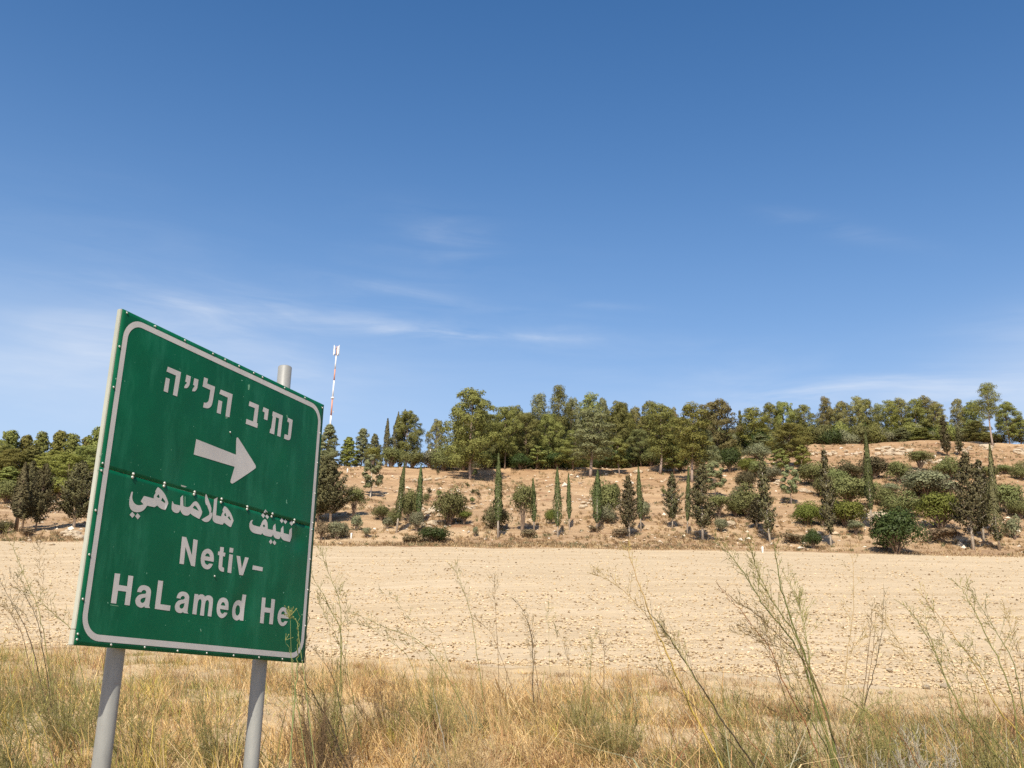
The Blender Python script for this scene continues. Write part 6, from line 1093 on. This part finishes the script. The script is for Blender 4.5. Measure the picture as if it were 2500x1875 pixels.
sp('biggest green stalk cluster, its broom-like top reaching the foot of the hill', 5.6, [
    ([(2047, 1872), (2021, 1752), (1996, 1676), (1965, 1603), (1936, 1527), (1904, 1429), (1896, 1370), (1888, 1325)], 'green', .0072, .28, .25),
    ([(1960, 1597), (1917, 1540), (1863, 1477), (1832, 1426), (1800, 1375), (1768, 1340), (1745, 1322)], 'green', .0042, .2, .2),
    ([(1965, 1600), (1930, 1530), (1880, 1460), (1852, 1400), (1838, 1352), (1830, 1325)], 'olive', .0034, .3, -.2),
    ([(1985, 1650), (1968, 1560), (1960, 1500), (1935, 1440), (1925, 1400)], 'olive', .0028, .3, .3),
    ([(1990, 1660), (1945, 1590), (1890, 1545), (1850, 1500), (1800, 1470)], 'brown', .0028, .3, -.3)], tw=1.0, fan=6, tl=.85)
sp('reddish bare stalk rising left of the biggest green cluster', 5.9, [
    ([(2010, 1872), (1964, 1761), (1911, 1666), (1889, 1597), (1847, 1540), (1800, 1483), (1755, 1430)], 'red', .0045, .45, .1),
    ([(1905, 1660), (1880, 1590), (1870, 1540), (1862, 1500)], 'brown', .0024, .2, .1)], fan=2, tl=.85, tw=.8)
sp('thin pale upright stalk right of the biggest green cluster', 6.3, [([(2040, 1793), (2063, 1682), (2072, 1571), (2088, 1461), (2080, 1360), (2078, 1340)], 'tan', .0034, .45, .1),
    ([(2070, 1600), (2100, 1560), (2140, 1540)], 'tan', .0018, .4, .1)], tw=.6)
sp('trio of thin dark upright stems at the field edge, right', 8.6, [([(2110, 1680), (2123, 1571), (2127, 1510), (2126, 1477)], 'brown', .0035, .5, 0), ([(2117, 1682), (2132, 1580), (2138, 1500)], 'brown', .0032, .5, 0),
    ([(2122, 1679), (2135, 1635), (2154, 1540), (2158, 1438)], 'dark', .0042, .5, 0)], tw=.8)
sp('long olive stalk leaning left with a bushy upper half, right part of the picture', 6.0, [
    ([(2455, 1872), (2354, 1755), (2306, 1650), (2275, 1578), (2237, 1508), (2205, 1476)], 'olive', .0048, .35, .1), ([(2320, 1700), (2290, 1600), (2262, 1540), (2258, 1490)], 'olive', .0026, .4, .2),
    ([(2250, 1650), (2200, 1580), (2165, 1520), (2150, 1490)], 'tan', .0020, .3, .2)], fan=2, tl=.85, tw=.8)
sp('green stalk leaning left near the right edge with a feathery tip', 5.8, [
    ([(2488, 1800), (2465, 1666), (2417, 1571), (2376, 1486), (2350, 1440), (2338, 1425)], 'olive', .0044, .35, .1), ([(2495, 1700), (2470, 1600), (2430, 1540), (2390, 1475), (2374, 1440)], 'green', .0030, .4, .2)], fan=2, tl=.85, tw=.8)
sp('yellow stalk sloping in from the right edge', 6.4, [([(2510, 1815), (2433, 1730), (2385, 1625), (2319, 1540), (2268, 1476), (2243, 1440)], 'yellow', .0042, .8, 0)], tw=.5)
sp('thin arching stalk leaning far left across the field near the centre', 8.2, [([(1100, 1665), (1060, 1600), (1016, 1556), (960, 1540), (890, 1508), (846, 1489)], 'olive', .0034, .35, 0),
    ([(1000, 1600), (960, 1570), (900, 1530), (860, 1520)], 'olive', .0022, .4, 0)], fan=2, tl=.85, tw=.8)
sp('slender stalk at the field edge with a plume-like top, left of centre', 8.4, [([(1168, 1619), (1155, 1524), (1137, 1454), (1115, 1400), (1106, 1385)], 'olive', .0032, .5, 0)])
sp('very thin stalk forking low at the field edge, near the centre', 8.8, [([(1225, 1610), (1200, 1546), (1159, 1505)], 'brown', .0024, .4, 0), ([(1216, 1600), (1208, 1445), (1206, 1416)], 'brown', .0024, .55, 0)])
sp('thick-topped leaning stalk standing at the field edge, centre', 8.8, [([(1302, 1650), (1297, 1540), (1278, 1492), (1256, 1464)], 'dark', .0042, .35, 0), ([(1310, 1640), (1300, 1560), (1285, 1500)], 'brown', .0028, .4, 0), ([(1342, 1600), (1338, 1520), (1337, 1478)], 'olive', .0016, .6, 0)], fan=2, tl=.85, tw=.8)
sp('tall wispy stalk right beside the sign, reaching the hill', 7.0, [([(827, 1707), (836, 1565), (827, 1521), (808, 1492), (785, 1442), (758, 1405)], 'olive', .0040, .45, 0), ([(832, 1640), (833, 1477), (808, 1413), (788, 1360), (780, 1345)], 'olive', .0030, .45, .2),
    ([(860, 1700), (840, 1600), (815, 1540), (790, 1500)], 'green', .0024, .2, 0)], fan=2, tl=.85, tw=.8)
sp('dark leaning stems low beside the right post of the sign', 6.2, [([(800, 1755), (760, 1685), (725, 1635)], 'dark', .0052, .6, 0), ([(812, 1800), (780, 1730), (745, 1690)], 'dark', .0040, .6, 0), ([(830, 1720), (815, 1650), (770, 1590)], 'dark', .0030, .4, 0),
    ([(790, 1790), (742, 1700), (712, 1672)], 'dark', .0032, .5, 0)])
sp('light green weed with clustered buds in front of the lower right corner of the sign', 4.35, [([(722, 1700), (726.6, 1619), (726.6, 1580), (728.4, 1553), (727.5, 1521), (731.6, 1498), (725, 1490)], 'fresh', .0028, .97, -.15),
    ([(727.5, 1521), (719.3, 1510), (712, 1508.5), (705, 1509.5)], 'fresh', .0018, .8, -.02), ([(711, 1508), (709, 1498)], 'fresh', .0012, .7, 0), ([(716, 1640), (709, 1592), (702, 1577), (697, 1563)], 'fresh', .0014, .95, 0)], tw=.7, tl=.07)
sp('thin tan weed rising along the right edge of the sign', 4.9, [([(752, 1740), (745, 1640), (748, 1560), (750, 1500), (748, 1455)], 'tan', .0020, .3, .1)], tw=.6, tl=.3)
sp('group of dark thin stems leaning left at the left edge', 8.6, [([(79, 1575), (54, 1516), (24, 1467), (0, 1418)], 'dark', .0040, .5, 0), ([(103, 1575), (92, 1508), (54, 1440), (22, 1402)], 'dark', .0036, .45, 0), ([(60, 1560), (30, 1500), (-10, 1470)], 'brown', .0030, .4, 0)], fan=2, tl=.85, tw=.8)
sp('tallest wispy stem at the left edge, reaching the foot of the wood', 8.0, [([(108, 1560), (95, 1486), (68, 1426), (41, 1358), (18, 1306), (10, 1290)], 'olive', .0030, .55, 0)], fan=2, tl=.85, tw=.8)
sp('thin stem leaning left just beside the white edge of the sign', 7.6, [([(185, 1570), (173, 1532), (130, 1499), (95, 1461), (49, 1440)], 'olive', .0028, .4, 0)])
sp('yellow stalk low at the left edge', 5.6, [([(62, 1760), (51, 1697), (30, 1616), (0, 1575)], 'yellow', .0034, .8, 0), ([(100, 1760), (70, 1690), (62, 1640)], 'yellow', .0022, .7, 0)], tw=.5)
sp('yellow-green stems in the lower left corner', 5.2, [([(30, 1875), (12, 1800), (-10, 1740)], 'yellow', .0036, .7, 0), ([(80, 1880), (40, 1790), (22, 1740)], 'yellow', .0030, .6, 0), ([(140, 1880), (100, 1800), (60, 1740)], 'olive', .0028, .5, 0)])
sp('bent straw stalk in front of the dry grass, centre right', 7.4, [([(1440, 1770), (1400, 1700), (1360, 1660), (1310, 1655)], 'tan', .0034, .9, 0)], tw=.4)
sp('long thin straw slanting across the dry grass, centre', 6.6, [([(1200, 1790), (1185, 1720), (1160, 1660), (1148, 1630)], 'tan', .0034, .9, 0), ([(1073, 1760), (1060, 1700), (1055, 1680)], 'pale', .0034, .9, 0)], tw=.4)
sp('thin reddish stems leaning left in the lower right corner', 5.4, [([(1900, 1880), (1830, 1810), (1800, 1760)], 'red', .0038, .5, 0), ([(2250, 1880), (2200, 1800), (2150, 1740)], 'red', .0030, .5, 0), ([(1640, 1872), (1690, 1800), (1720, 1770)], 'red', .0034, .7, 0)])
sp('bundle of olive stems low between the green cluster and the right edge', 5.7, [([(2060, 1872), (2080, 1790), (2120, 1720), (2200, 1710)], 'olive', .0034, .5, 0), ([(2160, 1800), (2120, 1740), (2060, 1700)], 'olive', .0028, .5, 0), ([(2480, 1872), (2420, 1800), (2370, 1760), (2300, 1740)], 'green', .0030, .4, 0), ([(2310, 1790), (2285, 1750), (2265, 1720)], 'pale', .0028, .9, 0)])
sp('faint stems standing along the field edge at the far right', 9.0, [([(2330, 1690), (2300, 1600), (2290, 1560)], 'olive', .0026, .4, 0), ([(2420, 1690), (2380, 1600), (2370, 1540)], 'olive', .0026, .4, 0), ([(2470, 1680), (2450, 1600), (2455, 1540)], 'tan', .0026, .4, 0), ([(2240, 1680), (2212, 1600), (2180, 1560)], 'tan', .0022, .4, 0)])
sp('fine grey twigs standing at the field edge left of the yellow-orange stalk', 8.6, [([(1475, 1640), (1475, 1590), (1474, 1560)], 'brown', .0028, .5, 0), ([(1442, 1640), (1446, 1580), (1452, 1545)], 'olive', .0026, .3, 0), ([(1390, 1650), (1384, 1600), (1372, 1560)], 'brown', .0022, .5, 0), ([(1420, 1660), (1480, 1620), (1560, 1590)], 'tan', .0024, .8, 0)])

# feathery green and dry bushes on the verge
def feather(label, px, py, Yb, hpx, wpx, colr, n, seed, rise=1.0, cat='weed', thick=.0011, name='feathery_weed'):
    rng = np.random.RandomState(seed); c0 = at(px, py, Yb); p0 = np.array([c0[0], c0[1], float(ground_z(c0[0], c0[1])[0])]); H = (py - (py - hpx)) / F_PX * Yb; Wd = wpx / F_PX * Yb
    H = (at(px, py - hpx, Yb)[2] - p0[2]) * .86; Wd *= 1.5; n = int(n * 1.25); root = empty(name, p0); tag(root, label, cat, 'low bushy weeds on the verge'); cB = np.array(COLR[colr]); cB = cB * .75 + np.array((.42, .31, .14)) * .25 if colr == 'olive' else cB
    sb = MB(); fb = MB()
    for k in range(n):
        th = rng.uniform(0, 6.283); r = math.sqrt(rng.random()) * rng.uniform(.6, 1.15); tip = np.array([math.cos(th) * r * Wd / 2 - .12 * H, math.sin(th) * r * Wd / 2 * .7, H * (1.05 - .62 * r * r) * rng.uniform(.35, 1.05) * rise])
        b_ = np.array([tip[0] * .12, tip[1] * .12, -.02]); md = b_ + (tip - b_) * .5 + np.array([tip[0] * .12, tip[1] * .12, .04 * H])
        sb.tube([b_, md, tip], [.0022, .0016, .0008], 3, False)
        for j in range(26):
            f = rng.uniform(.25, 1.0); q = b_ * (1 - f) ** 2 + 2 * md * f * (1 - f) + tip * f * f; d_ = (tip - b_) / np.linalg.norm(tip - b_) + rng.normal(size=3) * .65; e = q + d_ / np.linalg.norm(d_) * rng.uniform(.02, .075)
            fb.tube([q, e], [thick, thick * .6], 3, False)
    for mb_, nm in ((sb, 'stems'), (fb, 'foliage')):
        nv = sum(len(v) for v in mb_.V); cv = np.clip(cB * np.repeat(rng.uniform(.7, 1.3, (nv // 6 + 1, 1)), 6, 0)[:nv], 0, 1); link(nm, mb_.mesh(nm, M['grass'], False, cv), root)
fe = feather
fe('feathery green weed clump in the middle of the verge, right of centre', 1510, 1790, 7.2, 150, 170, 'olive', 70, 1)
fe('feathery green weed clump behind the first, reaching the field edge', 1420, 1740, 8.2, 110, 120, 'olive', 46, 2)
fe('fine green weed clump low beside the yellow-orange stalk, right side', 1800, 1800, 7.0, 150, 140, 'olive', 55, 3)
fe('green-gold feathery weed at the foot of the biggest green cluster', 1930, 1850, 6.2, 210, 180, 'olive', 70, 4)
fe('low green weed right of the biggest green cluster, at the field edge', 2150, 1760, 7.2, 90, 190, 'olive', 60, 5)
fe('pale grey thorny bush in the lower right', 2275, 1860, 5.9, 130, 190, 'pale', 75, 6, name='thorn_bush', cat='bush', thick=.0014)
fe('dark green-grey weed just left of the pale thorny bush', 2120, 1860, 6.0, 120, 140, 'grey', 50, 7)
fe('olive weed in the lower right corner', 2440, 1850, 6.0, 160, 170, 'olive', 60, 8)
fe('dark twiggy weed clump beside the right post of the sign', 800, 1790, 6.0, 170, 150, 'brown', 60, 9)
fe('green feathery weed beside the sign, behind the dark stems', 820, 1720, 7.0, 130, 120, 'olive', 50, 10)
fe('greenish twiggy weed left of centre at the field edge', 1070, 1720, 7.6, 170, 150, 'olive', 55, 11, name='feathery_weed')
fe('dry brown twiggy weed behind, left of centre', 960, 1720, 8.0, 120, 150, 'brown', 44, 12)
fe('green weed behind the posts of the sign, between them', 560, 1700, 6.4, 90, 160, 'olive', 55, 13)
fe('green weed clump just right of the left post of the sign', 350, 1690, 6.6, 100, 170, 'olive', 50, 14)
fe('olive weed clump left of the left post of the sign', 190, 1660, 7.2, 90, 190, 'olive', 55, 15)
fe('yellow-green weed in the lower left corner', 30, 1850, 5.4, 190, 170, 'olive', 60, 16)
fe('fine grey-green weed at the left edge, by the field', 40, 1640, 7.8, 110, 170, 'olive', 46, 17)
fe('straw-coloured weed clump, bottom centre', 1180, 1880, 6.2, 140, 170, 'tan', 60, 18)
